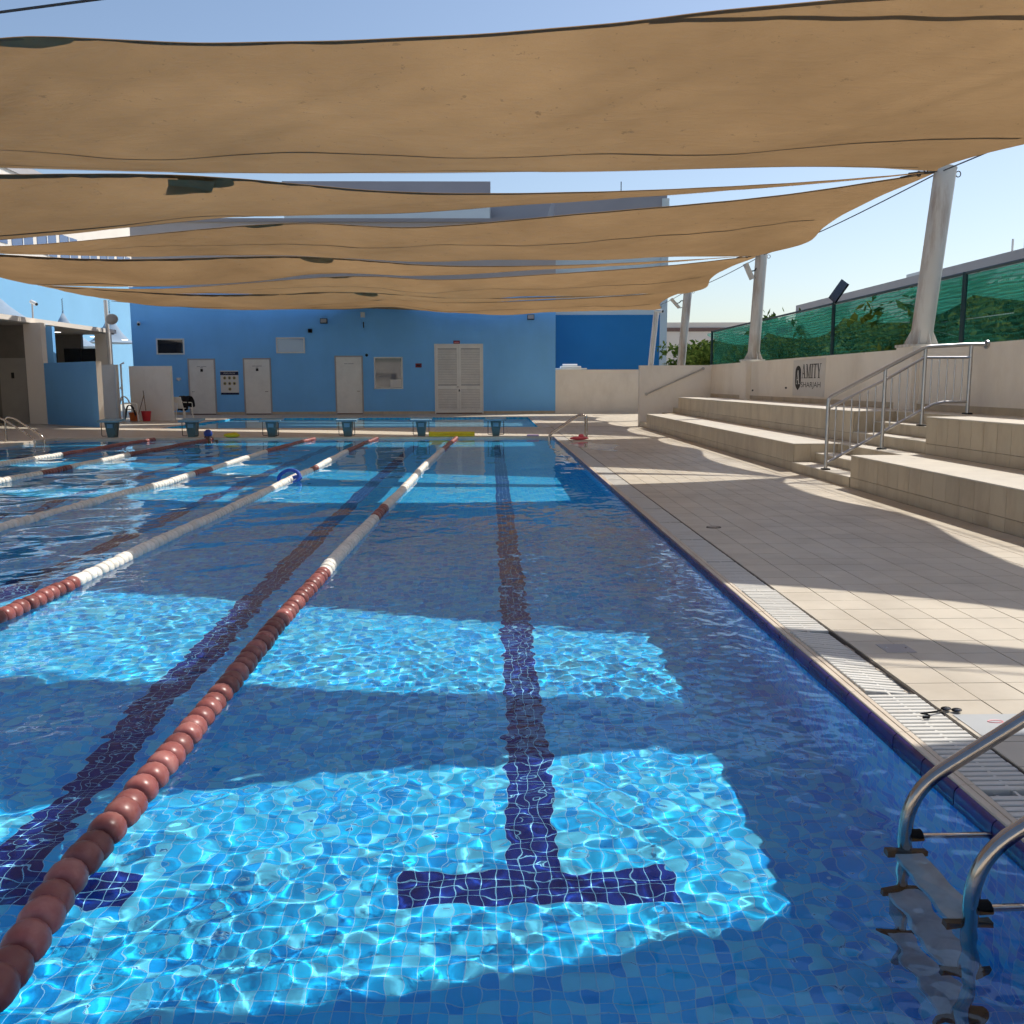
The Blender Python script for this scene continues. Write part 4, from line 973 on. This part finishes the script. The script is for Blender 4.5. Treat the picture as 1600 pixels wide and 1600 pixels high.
# louvred double door
ld = thing('louvred_double_door', 'white louvred double door in the blue wall', 'door')
x0, x1, z1 = -2.40, -0.38, 3.03
fr = MB(); fr.box(x0-0.05, x0, YB-0.05, YB-0.001, ZD+.01, z1+.05); fr.box(x1, x1+.05, YB-0.05, YB-0.001, ZD+.01, z1+.05); fr.box(x0, x1, YB-0.05, YB-0.001, z1, z1+.05); build('frame', fr, 'door_paint', ld)
build('backing', box(x0, x1, YB-0.008, YB-0.002, ZD+.05, z1), 'mid_grey_render', ld)
build('threshold', box(x0, x1, YB-.04, YB-0.001, ZD+.005, ZD+.05), 'brown_trim', ld)
xm = (x0+x1)/2
for (a_, b_) in ((x0+.005, xm-.004), (xm+.004, x1-.005)):
    lf = MB()
    for q in ((a_, a_+.09, ZD+.055, z1-.005), (b_-.09, b_, ZD+.055, z1-.005), (a_+.09, b_-.09, ZD+.055, ZD+.2), (a_+.09, b_-.09, 1.12, 1.28), (a_+.09, b_-.09, z1-.14, z1-.005)): lf.box(q[0], q[1], YB-.04, YB-.009, q[2], q[3])
    leaf = build('leaf', lf, 'door_paint', ld)
    lm = MB().add([(a_+.092, YB-.036, 0), (b_-.092, YB-.036, 0), (b_-.092, YB-.012, .055), (a_+.092, YB-.012, .055), (a_+.092, YB-.030, -.004), (b_-.092, YB-.030, -.004), (b_-.092, YB-.009, .05), (a_+.092, YB-.009, .05)], [(0,1,2,3),(4,7,6,5),(0,4,5,1),(2,6,7,3),(0,3,7,4),(1,5,6,2)]).mesh('slat'); lm.materials.append(MATS['door_paint'])
    z = ZD+.21
    while z < z1-.19:
        if not (1.06 < z < 1.28): link('slat', lm, None, leaf, loc=(0, 0, z))
        z += .072
build('handle', MB().tube([(xm-.10, YB-.07, 1.22), (xm-.03, YB-.07, 1.22), (xm-.03, YB-.04, 1.22)], .014, 6), 'steel', ld)
build('padlock', box(xm-.02, xm+.03, YB-.07, YB-.045, 1.02, 1.12), 'dark', ld)
def window(x0, x1, z0, z1, label, extra=None):
    w_ = thing('window', label, 'window', group='windows in the blue wall')
    f = MB(); b_ = 0.055
    f.box(x0, x1, YB-.05, YB-.001, z0, z0+b_); f.box(x0, x1, YB-.05, YB-.001, z1-b_, z1); f.box(x0, x0+b_, YB-.05, YB-.001, z0+b_, z1-b_); f.box(x1-b_, x1, YB-.05, YB-.001, z0+b_, z1-b_)
    build('frame', f, 'window_frame', w_); build('pane', box(x0+b_, x1-b_, YB-.02, YB-.003, z0+b_, z1-b_), extra or 'pane_dark', w_); return w_
window(-14.42, -13.22, 2.65, 3.33, 'dark high window above the left changing room door')
window(-9.28, -8.04, 2.69, 3.37, 'high window with a pale sky reflection painted into its pane, above the right changing room door', 'pane_painted_sky')
wo = window(-5.08, -3.83, 1.14, 2.52, 'tall office window beside the plain door', 'pane_painted_sky2')
build('notice', box(-4.38, -3.90, YB-.025, YB-.0205, 1.22, 1.55), 'sign_white', wo)
# rules poster
po = thing('rules_poster', 'pool rules poster with round icons between two white doors', 'poster')
x0, x1, z0, z1 = -11.74, -10.96, 0.92, 1.95
build('board', box(x0, x1, YB-.012, YB-.001, z0, z1), 'sign_white', po); build('header', box(x0, x1, YB-.015, YB-.0121, z1-.19, z1-.04), 'navy_ink', po); build('footer', box(x0, x1, YB-.015, YB-.0121, z0, z0+.085), 'navy_ink', po)
mt = textmesh('POOL RULES', 0.085, 0.0)
for v in mt.vertices: v.co = Vector(((x0+x1)/2+v.co.x, YB-.0165, z1-.115+v.co.y))
link('heading', mt, 'sign_white', po)
for r_, n_i in enumerate((3, 3, 1)):
    for c_ in range(n_i):
        cx = (x0+x1)/2+(c_-(n_i-1)/2)*0.205; cz = z1-.31-r_*.24
        ic = build('icon', MB().tube([(cx, YB-.0122, cz), (cx, YB-.0145, cz)], .072, 14), 'gold_ink', po); build('icon_mark', box(cx-.03, cx+.028, YB-.0165, YB-.0146, cz-.035, cz+.03), 'navy_ink', ic)
def small(name, label, cat, px, py, w_, h_, m, d=0.05, extra=None):
    p = ony(px, py, YB); t_ = thing(name, label, cat, (p.x, YB-0.001, p.z)); build('body', box(-w_/2, w_/2, -d, 0, -h_/2, h_/2), m, t_)
    if extra: build(*extra, t_) if False else None
    return t_
t = small('exit_sign', 'small dark red sign above the louvred double door', 'sign', 713.5, 535, 0.28, 0.15, 'red_sign', 0.04); build('letters', box(-.10, .10, -.043, -.0405, -.02, .02), 'pink_ink', t)
t = small('wall_notice', 'small dark red sign between the office window and the double door', 'sign', 654, 571, 0.27, 0.17, 'red_sign', 0.03); build('letters', box(-.08, .08, -.033, -.0305, -.03, .03), 'ink', t)
def flood(label, px, py):
    p = ony(px, py, YB); t_ = thing('wall_floodlight', label, 'floodlight', (p.x, YB-0.001, p.z)); build('bracket', box(-.03, .03, -.12, 0, -.02, .05), 'dark', t_)
    build('housing', MB().prism([(-.26, -.12), (-.12, -.14), (-.10, .06), (-.24, .08)], 'x', -.15, .15), 'dark', t_); build('glass', MB().add([(-.13,-.262,-.10),(.13,-.262,-.10),(.13,-.243,.06),(-.13,-.243,.06)], [(0,1,2,3)]), 'mid_grey_render', t_)
flood('black floodlight high on the blue wall above the plain door', 507, 501); flood('pale floodlight high on the blue wall near its right end', 829, 495)
t = small('wall_speaker', 'small black box on the blue wall left of the floodlight', 'speaker', 485, 517, .16, .16, 'dark', .12); build('grille', box(-.06, .06, -.126, -.1205, -.06, .06), 'black_plastic', t)
t = small('junction_box', 'small pale box high on the blue wall with a hanging cord', 'junction box', 567, 492, .18, .22, 'ac_white', .08); build('cord', MB().tube([(.02, -.03, -.3), (.02, -.03, -.55)], .02, 6), 'dark', t)
t = small('alarm_bell', 'small round black sounder above the plain white door', 'sounder', 573, 555, .05, .05, 'dark', .02); build('dome', MB().sphere((0, -.02, 0), .065, 10, 6, (1, .6, 1)), 'dark', t, True)
t = small('wall_dispenser', 'tiny white dispenser on the blue wall left of the first door', 'dispenser', 280, 592, .16, .10, 'ac_white', .1); build('nozzle', box(-.03, .03, -.1, -.04, -.09, -.05), 'ac_white', t)
# white wall and deep blue block to the right
wl = thing('boundary_wall', 'low white wall joining the blue building to the benches', 'wall'); build('wall_body', box(2.83, 9.5, YB+0.02, YB+.25, 0, 1.93), 'white_render', wl); build('coping', box(2.83, 9.5, YB, YB+.27, 1.93, 1.955), 'white_render', wl)
ac = thing('air_conditioner', 'white air conditioning unit behind the low white wall', 'air conditioner', (3.5, YB+.8, 0)); build('case', box(-.4, .5, -.3, .3, 1.6, 2.12, .02), 'ac_white', ac); build('tray', box(-.65, .75, -.35, .35, 1.98, 2.03), 'ac_white', ac); build('lid', MB().tube([(-.3, 0, 2.12), (.35, 0, 2.12)], .10, 10), 'ac_white', ac, True)
rb = thing('deep_blue_block', 'deep blue and pale building block behind the low white wall', 'building')
build('lower_wall', box(3.25, 8.85, 48, 58, 0, 4.80), 'deep_blue_render', rb); build('upper_wall', box(3.25, 8.85, 48.02, 58, 4.80, 9.4), 'pale_render', rb); build('parapet', box(3.22, 8.88, 47.97, 58, 9.4, 10.68), 'grey_render', rb)
build('side_strip', box(8.62, 8.98, 47.9, 48.0, 0.0, 10.5), 'pale_render', rb)
cb_ = thing('tall_grey_block', 'tall pale building with a grey parapet seen above the sails', 'building')
build('wall', box(-10.7, 0.0, 50.2, 66, 0, 11.1), 'pale_render', cb_); build('parapet', box(-10.75, 0.04, 50.15, 66, 11.1, 11.76), 'grey_render', cb_); build('stair_tower', box(0.05, 9.1, 58.1, 66, 0, 12.4), 'grey_render', cb_)
build('antenna', MB().tube([(8.2, 60, 12.4), (8.2, 60, 13.8)], .03, 6), 'dark', cb_)
ob = thing('office_block', 'pale blue building with strip windows behind the changing block on the left', 'building')
build('wall', box(-42, -26, 41, 96, 0, 8.3), 'sky_blue_render', ob); build('upper_wall', box(-42, -26.05, 41, 96, 8.3, 12.9), 'cream_render', ob); build('parapet', box(-42.1, -25.95, 40.9, 96.1, 12.9, 13.5), 'mid_grey_render', ob)
for i in range(17):
    y = 44+i*2.9; wn_ = build('window', box(-26.08, -26.02, y, y+2.4, 8.9, 10.4), 'pane_blue', ob); build('mullion', box(-26.019, -25.99, y+1.15, y+1.25, 8.9, 10.4), 'window_frame', wn_)

# ---- left side: changing block
cb2 = thing('changing_block', 'low cream changing block with a deep shaded porch along the left side', 'building')
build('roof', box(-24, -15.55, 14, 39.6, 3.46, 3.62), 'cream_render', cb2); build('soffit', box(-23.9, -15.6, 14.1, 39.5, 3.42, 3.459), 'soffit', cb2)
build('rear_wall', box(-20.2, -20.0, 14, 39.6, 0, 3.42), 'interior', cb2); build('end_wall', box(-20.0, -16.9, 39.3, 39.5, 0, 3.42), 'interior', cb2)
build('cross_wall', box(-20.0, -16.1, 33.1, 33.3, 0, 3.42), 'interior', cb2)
for (xa, xb, ya) in ((-15.80, -15.22, 32.3), (-16.05, -15.5, 38.6), (-15.8, -15.2, 24.0)): build('pillar', box(xa, xb, ya, ya+.35, 0, 3.459), 'cream_render', cb2)
build('blue_panel', box(-15.75, -15.35, 33.4, 33.6, 0, 3.40), 'blue_render', cb2)
for i, (a_, b_) in enumerate(((-18.6, -17.9), (-17.6, -16.2))):
    wn_ = build('window', box(a_, b_, 39.24, 39.30, 1.9, 2.85), 'pane_dark', cb2); build('mullion', box((a_+b_)/2-.02, (a_+b_)/2+.02, 39.22, 39.24, 1.9, 2.85), 'dark', wn_)
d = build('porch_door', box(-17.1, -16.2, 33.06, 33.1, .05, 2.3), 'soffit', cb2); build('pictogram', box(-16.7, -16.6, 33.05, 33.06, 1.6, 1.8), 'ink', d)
for (px, py, yy) in ((21, 511, 29.3), (89, 519, 35.6), (146, 526, 37.8), (195, 531, 40.6)):
    p = onz(px, py, 3.42); build('downlight', MB().tube([(p.x, p.y, 3.421), (p.x, p.y, 3.412)], .14, 12), 'lamp_glow', cb2)
def wall_quad(name, label, a_, b_, th, z1, m, endm):
    t_ = thing(name, label, 'wall'); A_, B_ = Vector((*a_, 0)), Vector((*b_, 0)); d_ = (B_-A_).normalized(); n_ = Vector((-d_.y, d_.x, 0))*th
    mb_ = MB().add([A_, B_, B_+n_, A_+n_]+[q+Vector((0,0,z1)) for q in (A_, B_, B_+n_, A_+n_)], [(0,3,2,1),(4,5,6,7),(0,1,5,4),(1,2,6,5),(2,3,7,6),(3,0,4,7)]); build('wall_body', mb_, m, t_)
    e = B_+d_*0.004; n2 = n_*1.02; mb_ = MB().add([e, e+n2, e+d_*.012+n2, e+d_*.012]+[q+Vector((0,0,z1)) for q in (e, e+n2, e+d_*.012+n2, e+d_*.012)], [(0,3,2,1),(4,5,6,7),(0,1,5,4),(1,2,6,5),(2,3,7,6),(3,0,4,7)]); build('end_face', mb_, endm, t_)
    return t_
wall_quad('blue_screen_wall', 'blue painted low screen wall left of the starting blocks', (-15.15, 32.2), (-12.28, 29.5), 0.16, 2.10, 'blue_render', 'cream_render')
wall_quad('brown_screen_wall', 'shaded low screen wall behind the leftmost starting block', (-14.5, 34.6), (-13.62, 34.4), 0.14, 2.09, 'white_render', 'cream_render')
wall_quad('cream_screen_wall', 'cream low screen wall behind the red bucket and mop', (-13.45, 35.2), (-11.84, 34.9), 0.15, 2.05, 'white_render', 'white_render')
sp = thing('shower_pipe', 'white outdoor shower pipe standing by the cream screen wall', 'shower', (-13.35, 34.2, ZD)); build('pipe', MB().tube([(0, 0, 0), (0, 0, 2.05), (.12, 0, 2.1)], .035, 8), 'ac_white', sp, True); build('valve', MB().sphere((0, -.05, 1.2), .06, 8, 6), 'ac_white', sp, True); build('second_pipe', MB().tube([(-.22, .05, 0), (-.22, .05, 2.0)], .05, 8), 'ac_white', sp, True)
# chairs with clothes
def chair(x, y, rz, label, dark):
    t_ = thing('plastic_chair', label, 'chair', (x, y, ZD+.004), rz, 'white plastic chairs by the changing rooms')
    build('seat', MB().prism([(-.23, -.22), (.23, -.22), (.21, .22), (-.21, .22)], 'z', .42, .45), 'white_plastic', t_)
    build('backrest', MB().add([(-.21,.2,.45),(.21,.2,.45),(.20,.30,.86),(-.20,.30,.86),(-.21,.225,.45),(.21,.225,.45),(.20,.325,.86),(-.20,.325,.86)], [(0,1,2,3),(4,7,6,5),(0,4,5,1),(1,5,6,2),(2,6,7,3),(3,7,4,0)]), 'white_plastic', t_)
    for sx in (-1, 1):
        for sy in (-1, 1): build('leg', MB().tube([(sx*.19, sy*.19, .43), (sx*.23, sy*.23, 0)], [.025, .018], 6), 'white_plastic', t_)
        build('armrest', MB().tube(arc_path([(sx*.23, -.2, .43), (sx*.24, -.18, .64), (sx*.23, .22, .66)], .05, 4), .018, 6), 'white_plastic', t_)
    return t_
def drape(name, label, x, y, z, rz, m, sx, sz):
    n = 10; vs = []; fs = []; r = random.Random(int(abs(x*100)))
    prof_ = [(-.20, -.30*sz), (-.16, -.12*sz), (-.07, .02), (.02, .04), (.09, .0), (.13, -.16*sz), (.16, -.40*sz)]
    for i in range(n+1):
        u = (i/n-.5)*.5*sx
        for (py_, pz_) in prof_: vs.append((u+r.uniform(-.012, .012), py_+r.uniform(-.02, .02)+.02*math.sin(i*1.7), pz_+r.uniform(-.03, .02)))
    k_ = len(prof_)
    for i in range(n):
        for j in range(k_-1): fs.append((i*k_+j, (i+1)*k_+j, (i+1)*k_+j+1, i*k_+j+1))
    t_ = thing(name, label, 'clothing', (x, y, z), rz); me = bpy.data.meshes.new('cloth'); me.from_pydata(vs, [], fs); me.shade_smooth(); o = link('cloth', me, m, t_); s_ = o.modifiers.new('t', 'SOLIDIFY'); s_.thickness = .02; o.modifiers.new('s', 'SUBSURF').render_levels = 1
p1 = onz(205, 655, ZD); p2 = onz(281, 655, ZD)
chair(-12.95, 33.9, 1.9, 'white plastic chair heaped with clothes beside the red bucket', 1); chair(-11.55, 35.4, 2.6, 'white plastic chair draped with black clothes by the blue wall', 1)
drape('black_towel', 'black garment over the chair beside the red bucket', -12.95, 33.75, .62, 1.9, 'cloth_black', 1.0, 1.2); drape('white_towel', 'white towel over the back of the chair beside the red bucket', -13.22, 33.95, .93, 1.9, 'cloth_white', .8, .7)
drape('black_jacket', 'black garment over the chair by the blue wall', -11.5, 35.45, .92, 2.6, 'cloth_black', 1.2, 1.3); drape('blue_white_towel', 'pale towel under the black garment by the blue wall', -11.78, 35.35, .80, 2.6, 'cloth_white', .7, 1.0)
bk = thing('red_bucket', 'red plastic bucket standing against the cream screen wall', 'bucket', (-12.55, 34.25, ZD+.004)); build('pail', MB().lathe([(.13, 0), (.17, .34), (.18, .34), (.18, .36), (.155, .36), (.12, .02)], 16), 'red_bucket', bk, True); build('handle', MB().tube([(.175*math.cos(a_), 0, .34+.06*math.sin(a_)-.05) for a_ in [math.pi*i/8 for i in range(9)]], .008, 5), 'dark', bk)
bo = thing('orange_tub', 'orange plastic tub behind the heaped chair', 'tub', (-13.05, 34.35, ZD+.004)); build('pail', MB().lathe([(.12, 0), (.16, .30), (.17, .30), (.15, .31), (.11, .02)], 14), 'orange_plastic', bo, True); build('rim', MB().tube([(.165*math.cos(a_), .165*math.sin(a_), .30) for a_ in [math.pi*i/8 for i in range(16)]], .012, 5, close=True), 'orange_plastic', bo, True)
for i, (xa, xb, lb) in enumerate(((-12.62, -12.80, 'wooden mop stick leaning by the red bucket, the taller one'), (-13.0, -12.78, 'shorter wooden stick leaning across the mop stick'))):
    br = thing('mop_stick', lb, 'stick', (xa, 34.5, ZD)); build('handle', MB().tube([(0, 0, 0), (xb-xa, .25, 1.10 if i == 0 else .95)], .014, 6), 'wood', br); build('mop_head', MB().sphere((0, 0, .03), .05, 8, 6, (1.2, .8, .6)), 'dark', br)
# conical canopies behind the changing block
def cone(label, px, py, y, rad):
    a_ = ony(px, py, y); t_ = thing('tent_canopy', label, 'canopy', (a_.x, a_.y, 0), group='grey peaked canopies behind the changing block')
    vs = [(0, 0, a_.z)]; n = 28; m_ = 9; fs = []
    for j in range(1, m_+1):
        u = j/m_; r = rad*u**1.0; zz = a_.z-1.75*(1-(1-u)**2.2)
        for i in range(n):
            an_ = 2*math.pi*i/n; q_ = 1+0.12*u*math.cos(4*an_); vs.append((r*q_*math.cos(an_), r*q_*math.sin(an_), zz))
    for i in range(n): fs.append((0, 1+i, 1+(i+1) % n))
    for j in range(m_-1):
        for i in range(n): fs.append((1+j*n+i, 1+(j+1)*n+i, 1+(j+1)*n+(i+1) % n, 1+j*n+(i+1) % n))
    me = bpy.data.meshes.new('peak'); me.from_pydata(vs, [], fs); me.shade_smooth(); link('peak', me, 'canopy_grey', t_)
    build('mast', MB().tube([(0, 0, 0), (0, 0, a_.z+.05)], .04, 8), 'canopy_grey', t_)
    build('hanger', MB().tube([(.03*math.cos(i*1.2), .03*math.sin(i*1.2), a_.z+.05+i*.022) for i in range(28)], .014, 5), 'cable', t_)
cone('grey peaked canopy between the two cream pillars', 98, 487, 48.0, 1.9); cone('grey peaked canopy at the left edge above the porch', -14, 452, 42.5, 3.2); cone('grey peaked canopy behind the white pole with a round lamp', 171, 487, 54.0, 1.5)
# white pole with a lamp, camera poles
wp = thing('lamp_pole', 'slim white pole with a round floodlight at the left end of the blue wall', 'pole', (-15.35, 38.3, 0)); build('shaft', MB().tube([(0, 0, 0), (-.05, 0, 4.72)], .075, 12), 'post_paint', wp, True)
build('lamp', MB().lathe([(.02, 0), (.2, .03), (.24, .10), (.2, .13)], 16, Matrix.Translation((.22, -.2, 4.0)) @ Matrix.Rotation(2.2, 4, 'X') @ Matrix.Rotation(.5, 4, 'Y')), 'mid_grey_render', wp, True); build('bracket', MB().tube([(0, 0, 4.0), (.2, -.15, 4.0)], .02, 6), 'dark', wp)
pc = ony(52, 474, 36.0); cp = thing('camera_pole', 'small white security camera on a thin pole above the porch roof', 'camera', (pc.x-.06, 36.0, 3.62)); build('pole', MB().tube([(0, 0, 0), (.02, 0, pc.z-3.58)], .03, 6), 'mid_grey_render', cp); build('camera_body', MB().tube([(-.02, 0, pc.z-3.55), (.22, -.1, pc.z-3.66)], .07, 10), 'ac_white', cp, True); build('camera_lens', MB().tube([(.22, -.1, pc.z-3.66), (.24, -.11, pc.z-3.67)], .055, 10), 'dark', cp)
p = ony(212, 505, 40.5); c2 = thing('wall_camera', 'white security camera at the left corner of the blue wall', 'camera', (p.x-.05, 40.98, p.z)); build('camera_body', MB().tube([(0, 0, .05), (.12, -.35, -.04)], .07, 10), 'ac_white', c2, True); build('camera_lens', MB().tube([(.12, -.35, -.04), (.125, -.365, -.044)], .055, 10), 'dark', c2)
# floodlights on the leaning posts
def post_flood(k, px, py, label, tilt):
    p = ony(px, py, PY[k]-.12); t_ = thing('post_floodlight', label, 'floodlight', (p.x, p.y, p.z))
    M_ = Matrix.Rotation(tilt, 4, 'Y'); hb = MB().box(-.03, .03, -.15, .15, -.22, .22)
    hb.v = [tuple(M_ @ Vector(v)) for v in hb.v]; build('housing', hb, 'ac_white', t_)
    fc_ = MB().box(-.036, -.031, -.13, .13, -.19, .19); fc_.v = [tuple(M_ @ Vector(v)) for v in fc_.v]; build('glass', fc_, 'sign_white', t_)
    build('arm', MB().tube(arc_path([(.03, .0, 0), (.16, .03, .02), (.22, .06, .1), (.30, .12, .1)], .04, 4), .018, 6), 'dark', t_); build('lower_arm', MB().tube([(.05, 0, -.1), (.18, .06, -.16), (.27, .1, -.14)], .014, 6), 'dark', t_)
post_flood(2, 1170, 424, 'white floodlight on the second leaning post', -.45); post_flood(3, 1055, 474, 'white floodlight on the third leaning post', -.75)
p = ony(1031, 487, 40.6); c3 = thing('post_camera', 'small security camera on the farthest leaning post', 'camera', (p.x, p.y, p.z)); build('camera_body', MB().tube([(-.2, 0, .05), (.08, -.2, 0)], .07, 10), 'ac_white', c3, True); build('camera_lens', MB().tube([(.08, -.2, 0), (.10, -.215, -.003)], .056, 10), 'dark', c3)

# ================================================================== BEYOND THE WALL: NET FENCE, PLANTS, BUILDINGS
FX, FZ = 8.0, 3.2
fn = thing('net_fence', 'green shade net fence on dark posts behind the bench wall', 'fence')
PYF = [33.9, 27.9, 21.9, 15.85, 9.8, 4.0]
for y in PYF: build('post', MB().tube([(FX, y, 0), (FX, y, FZ+.02)], .045, 8), 'fence_post', fn)
for y in (29.5, 24.2, 19.0, 13.5, 8.0): build('rear_post', MB().tube([(FX+2.6, y, 0), (FX+2.6, y, 2.6)], .035, 6), 'fence_post', fn)
build('top_rail', MB().tube([(FX, 33.9, FZ), (FX, 4.0, FZ)], .028, 6), 'fence_post', fn)
build('end_rail', MB().tube([(FX, 33.9, FZ), (FX+3.5, 33.9, FZ-.4)], .025, 6), 'fence_post', fn)
def net(name, f, ny, nz, m):
    vs = []; fs = []
    for i in range(ny+1):
        for j in range(nz+1): vs.append(f(i/ny, j/nz))
    for i in range(ny):
        for j in range(nz): a_ = i*(nz+1)+j; fs.append((a_, a_+1, a_+nz+2, a_+nz+1))
    me = bpy.data.meshes.new(name); me.from_pydata(vs, [], fs); me.shade_smooth(); link(name, me, m, fn)
net('net', lambda u, v: (FX+.06+.05*math.sin(u*40)*math.sin(v*3), 33.9-29.9*u, 1.2+(FZ-1.22)*v), 80, 8, 'green_net')
net('end_net', lambda u, v: (FX+.06+3.4*u, 33.88, 1.2+(FZ-1.22-.4*u)*v), 10, 6, 'green_net')
for s_ in range(len(PYF)-1):
    ya, yb = PYF[s_]+1.2, PYF[s_+1]-0.8
    net('net_fold', lambda u, v, ya=ya, yb=yb, s_=s_: (FX+.10+.5*v*math.sin(math.pi*u), ya+(yb-ya)*u, FZ-.02-(.06+(.50+.07*(s_ % 2))*math.sin(math.pi*u)**.8)*v), 26, 7, 'green_net_fold')
mt = textmesh('N UHAVO', 0.30, 0.0)
for v in mt.vertices: v.co = Vector((FX+.0, 25.6+v.co.x*1.0, 2.78+v.co.y))
link('net_print', mt, 'fence_post', fn)
for (ya, za, yb, zb) in ((20.5, 2.9, 17.5, 2.2), (21.3, 2.75, 15.9, 2.55)): build('guy_rope', MB().tube([(FX+.9, ya, za), (FX+.9, (ya+yb)/2, (za+zb)/2-.1), (FX+.9, yb, zb)], .008, 5), 'cloth_white', fn)
sp_ = thing('solar_lamp', 'black solar panel lamp on top of a fence post', 'solar lamp', (FX, 21.9, FZ+.02)); 
pm = MB().box(-.02, .02, -.22, .22, 0, .50); M_ = Matrix.Rotation(.35, 4, 'X') @ Matrix.Rotation(.5, 4, 'Y'); pm.v = [tuple(M_ @ Vector(v)+Vector((-.05, 0, .05))) for v in pm.v]; build('panel', pm, 'panel_black', sp_); build('bracket', MB().tube([(0, 0, 0), (-.02, 0, .12)], .03, 6), 'dark', sp_)

def crown_mesh(name, n, rx, ry, rz, zc, seed, leaf=0.10):
    r = random.Random(seed); vs = []; fs = []
    cl = [Vector((r.gauss(0, .42)*rx, r.gauss(0, .42)*ry, zc+r.uniform(-.8, .85)*rz)) for _ in range(int(n/34))]
    for c_ in cl:
        for _ in range(34):
            p = c_+Vector((r.gauss(0, .17), r.gauss(0, .17), r.gauss(0, .15)))*max(.8, rz*.8); nrm = Vector((r.gauss(0, 1), r.gauss(0, 1), r.gauss(.5, 1))).normalized(); u_ = nrm.orthogonal().normalized(); u_.rotate(Matrix.Rotation(r.uniform(0, 6.28), 3, nrm)); v_ = nrm.cross(u_); s_ = leaf*r.uniform(.6, 1.3)
            o_ = len(vs); vs += [p-u_*s_, p+v_*s_*.45, p+u_*s_, p-v_*s_*.45]; fs.append((o_, o_+1, o_+2, o_+3))
    me = bpy.data.meshes.new(name); me.from_pydata(vs, [], fs); me.materials.append(MATS['leaf']); return me
CM = [crown_mesh('crown', 6400, 1.5, 1.7, 1.15, 1.75, s_, 0.115) for s_ in (1, 2, 3)]
def trunkmesh(s_):
    r = random.Random(s_); mb_ = MB(); mb_.tube([(0,0,0),(r.uniform(-.05,.05),r.uniform(-.05,.05),.5),(r.uniform(-.1,.1),r.uniform(-.1,.1),1.2)], [.08, .06, .045], 7)
    for q in range(5): a_ = q*1.26; mb_.tube([(0,0,.6+q*.1),(.4*math.cos(a_),.4*math.sin(a_),1.3+q*.12),(.75*math.cos(a_),.75*math.sin(a_),1.9+q*.12)], [.04,.025,.012], 5)
    me = mb_.mesh('trunk', True); me.materials.append(MATS['trunk']); return me
TM = [trunkmesh(s_) for s_ in (1, 2, 3)]
def tree(label, x, y, sc, v, rz, grp):
    t_ = thing('leafy_tree', label, 'tree', (x, y, -.02), rz, grp); t_.scale = (sc, sc, sc); link('crown', CM[v % 3], None, t_); link('trunk', TM[v % 3], None, t_)
yy_ = [33.0, 30.4, 28.0, 25.6, 23.2, 20.8, 18.6, 16.4, 14.2, 12.0]
for i, y in enumerate(yy_): tree('dense green shrub behind the net fence, %s from its far end' % ORD[i], 10.3+.6*(i % 3), y, 1.0+.08*((i*7) % 4), i, i*1.3, 'shrubs behind the net fence')
for i, (x, y, sc, lb) in enumerate(((10.0, 43.5, 1.12, 'leafy tree right of the deep blue block, nearest the block'), (12.2, 44.5, 1.2, 'leafy tree beside the third leaning post'), (9.8, 37.2, 1.05, 'leafy tree at the far end of the net fence'), (11.6, 37.6, 1.2, 'taller leafy tree just past the corner of the net fence'), (14.5, 20.5, 1.35, 'taller tree rising behind the net near the second fence post'), (15.5, 16.5, 1.4, 'taller tree behind the net at the right edge'))): tree(lb, x, y, sc, i+1, i*2.1, 'trees beyond the wall')
gb = thing('grey_long_building', 'long pale grey flat-roofed building behind the net fence', 'building')
build('wall', box(25, 40, 30, 76.6, 0, 6.4), 'cream_render', gb); build('parapet', box(24.9, 40.1, 30, 76.7, 6.4, 7.55), 'mid_grey_render', gb); build('roof_housing', box(26, 29, 43, 46, 7.55, 8.5), 'cream_render', gb); build('roof_unit', box(25.6, 27.2, 56, 58, 7.55, 7.9), 'ac_white', gb)
build('vent_pipe', MB().tube([(26, 47, 7.55), (26, 47, 8.4)], .05, 6), 'ac_white', gb)
for q in range(9): wn_ = build('window', box(24.96, 25.02, 33+q*4.7, 34.6+q*4.7, 3.6, 5.0), 'pane_dark', gb); build('sill', box(24.9, 25.0, 32.9+q*4.7, 34.7+q*4.7, 3.5, 3.6), 'cream_render', wn_)
cbg = thing('cream_building', 'cream house with a brown roof line beyond the trees', 'building')
build('wall', box(16.4, 40, 90, 100, 0, 6.2), 'cream_render', cbg); build('cornice', box(16.3, 40.1, 89.9, 100, 6.2, 6.55), 'brown_trim', cbg); build('parapet', box(16.4, 40, 90, 100, 6.55, 7.05), 'cream_render', cbg)
for q in range(4): wn_ = build('window', box(18.6+q*4.4, 22.0+q*4.4, 89.93, 90.02, 2.6, 4.2), 'pane_dark', cbg); build('window_frame', box(18.4+q*4.4, 22.2+q*4.4, 89.85, 89.99, 4.2, 4.5), 'brown_trim', wn_)

for o in RECEIVERS: o.cycles.is_caustics_receiver = True
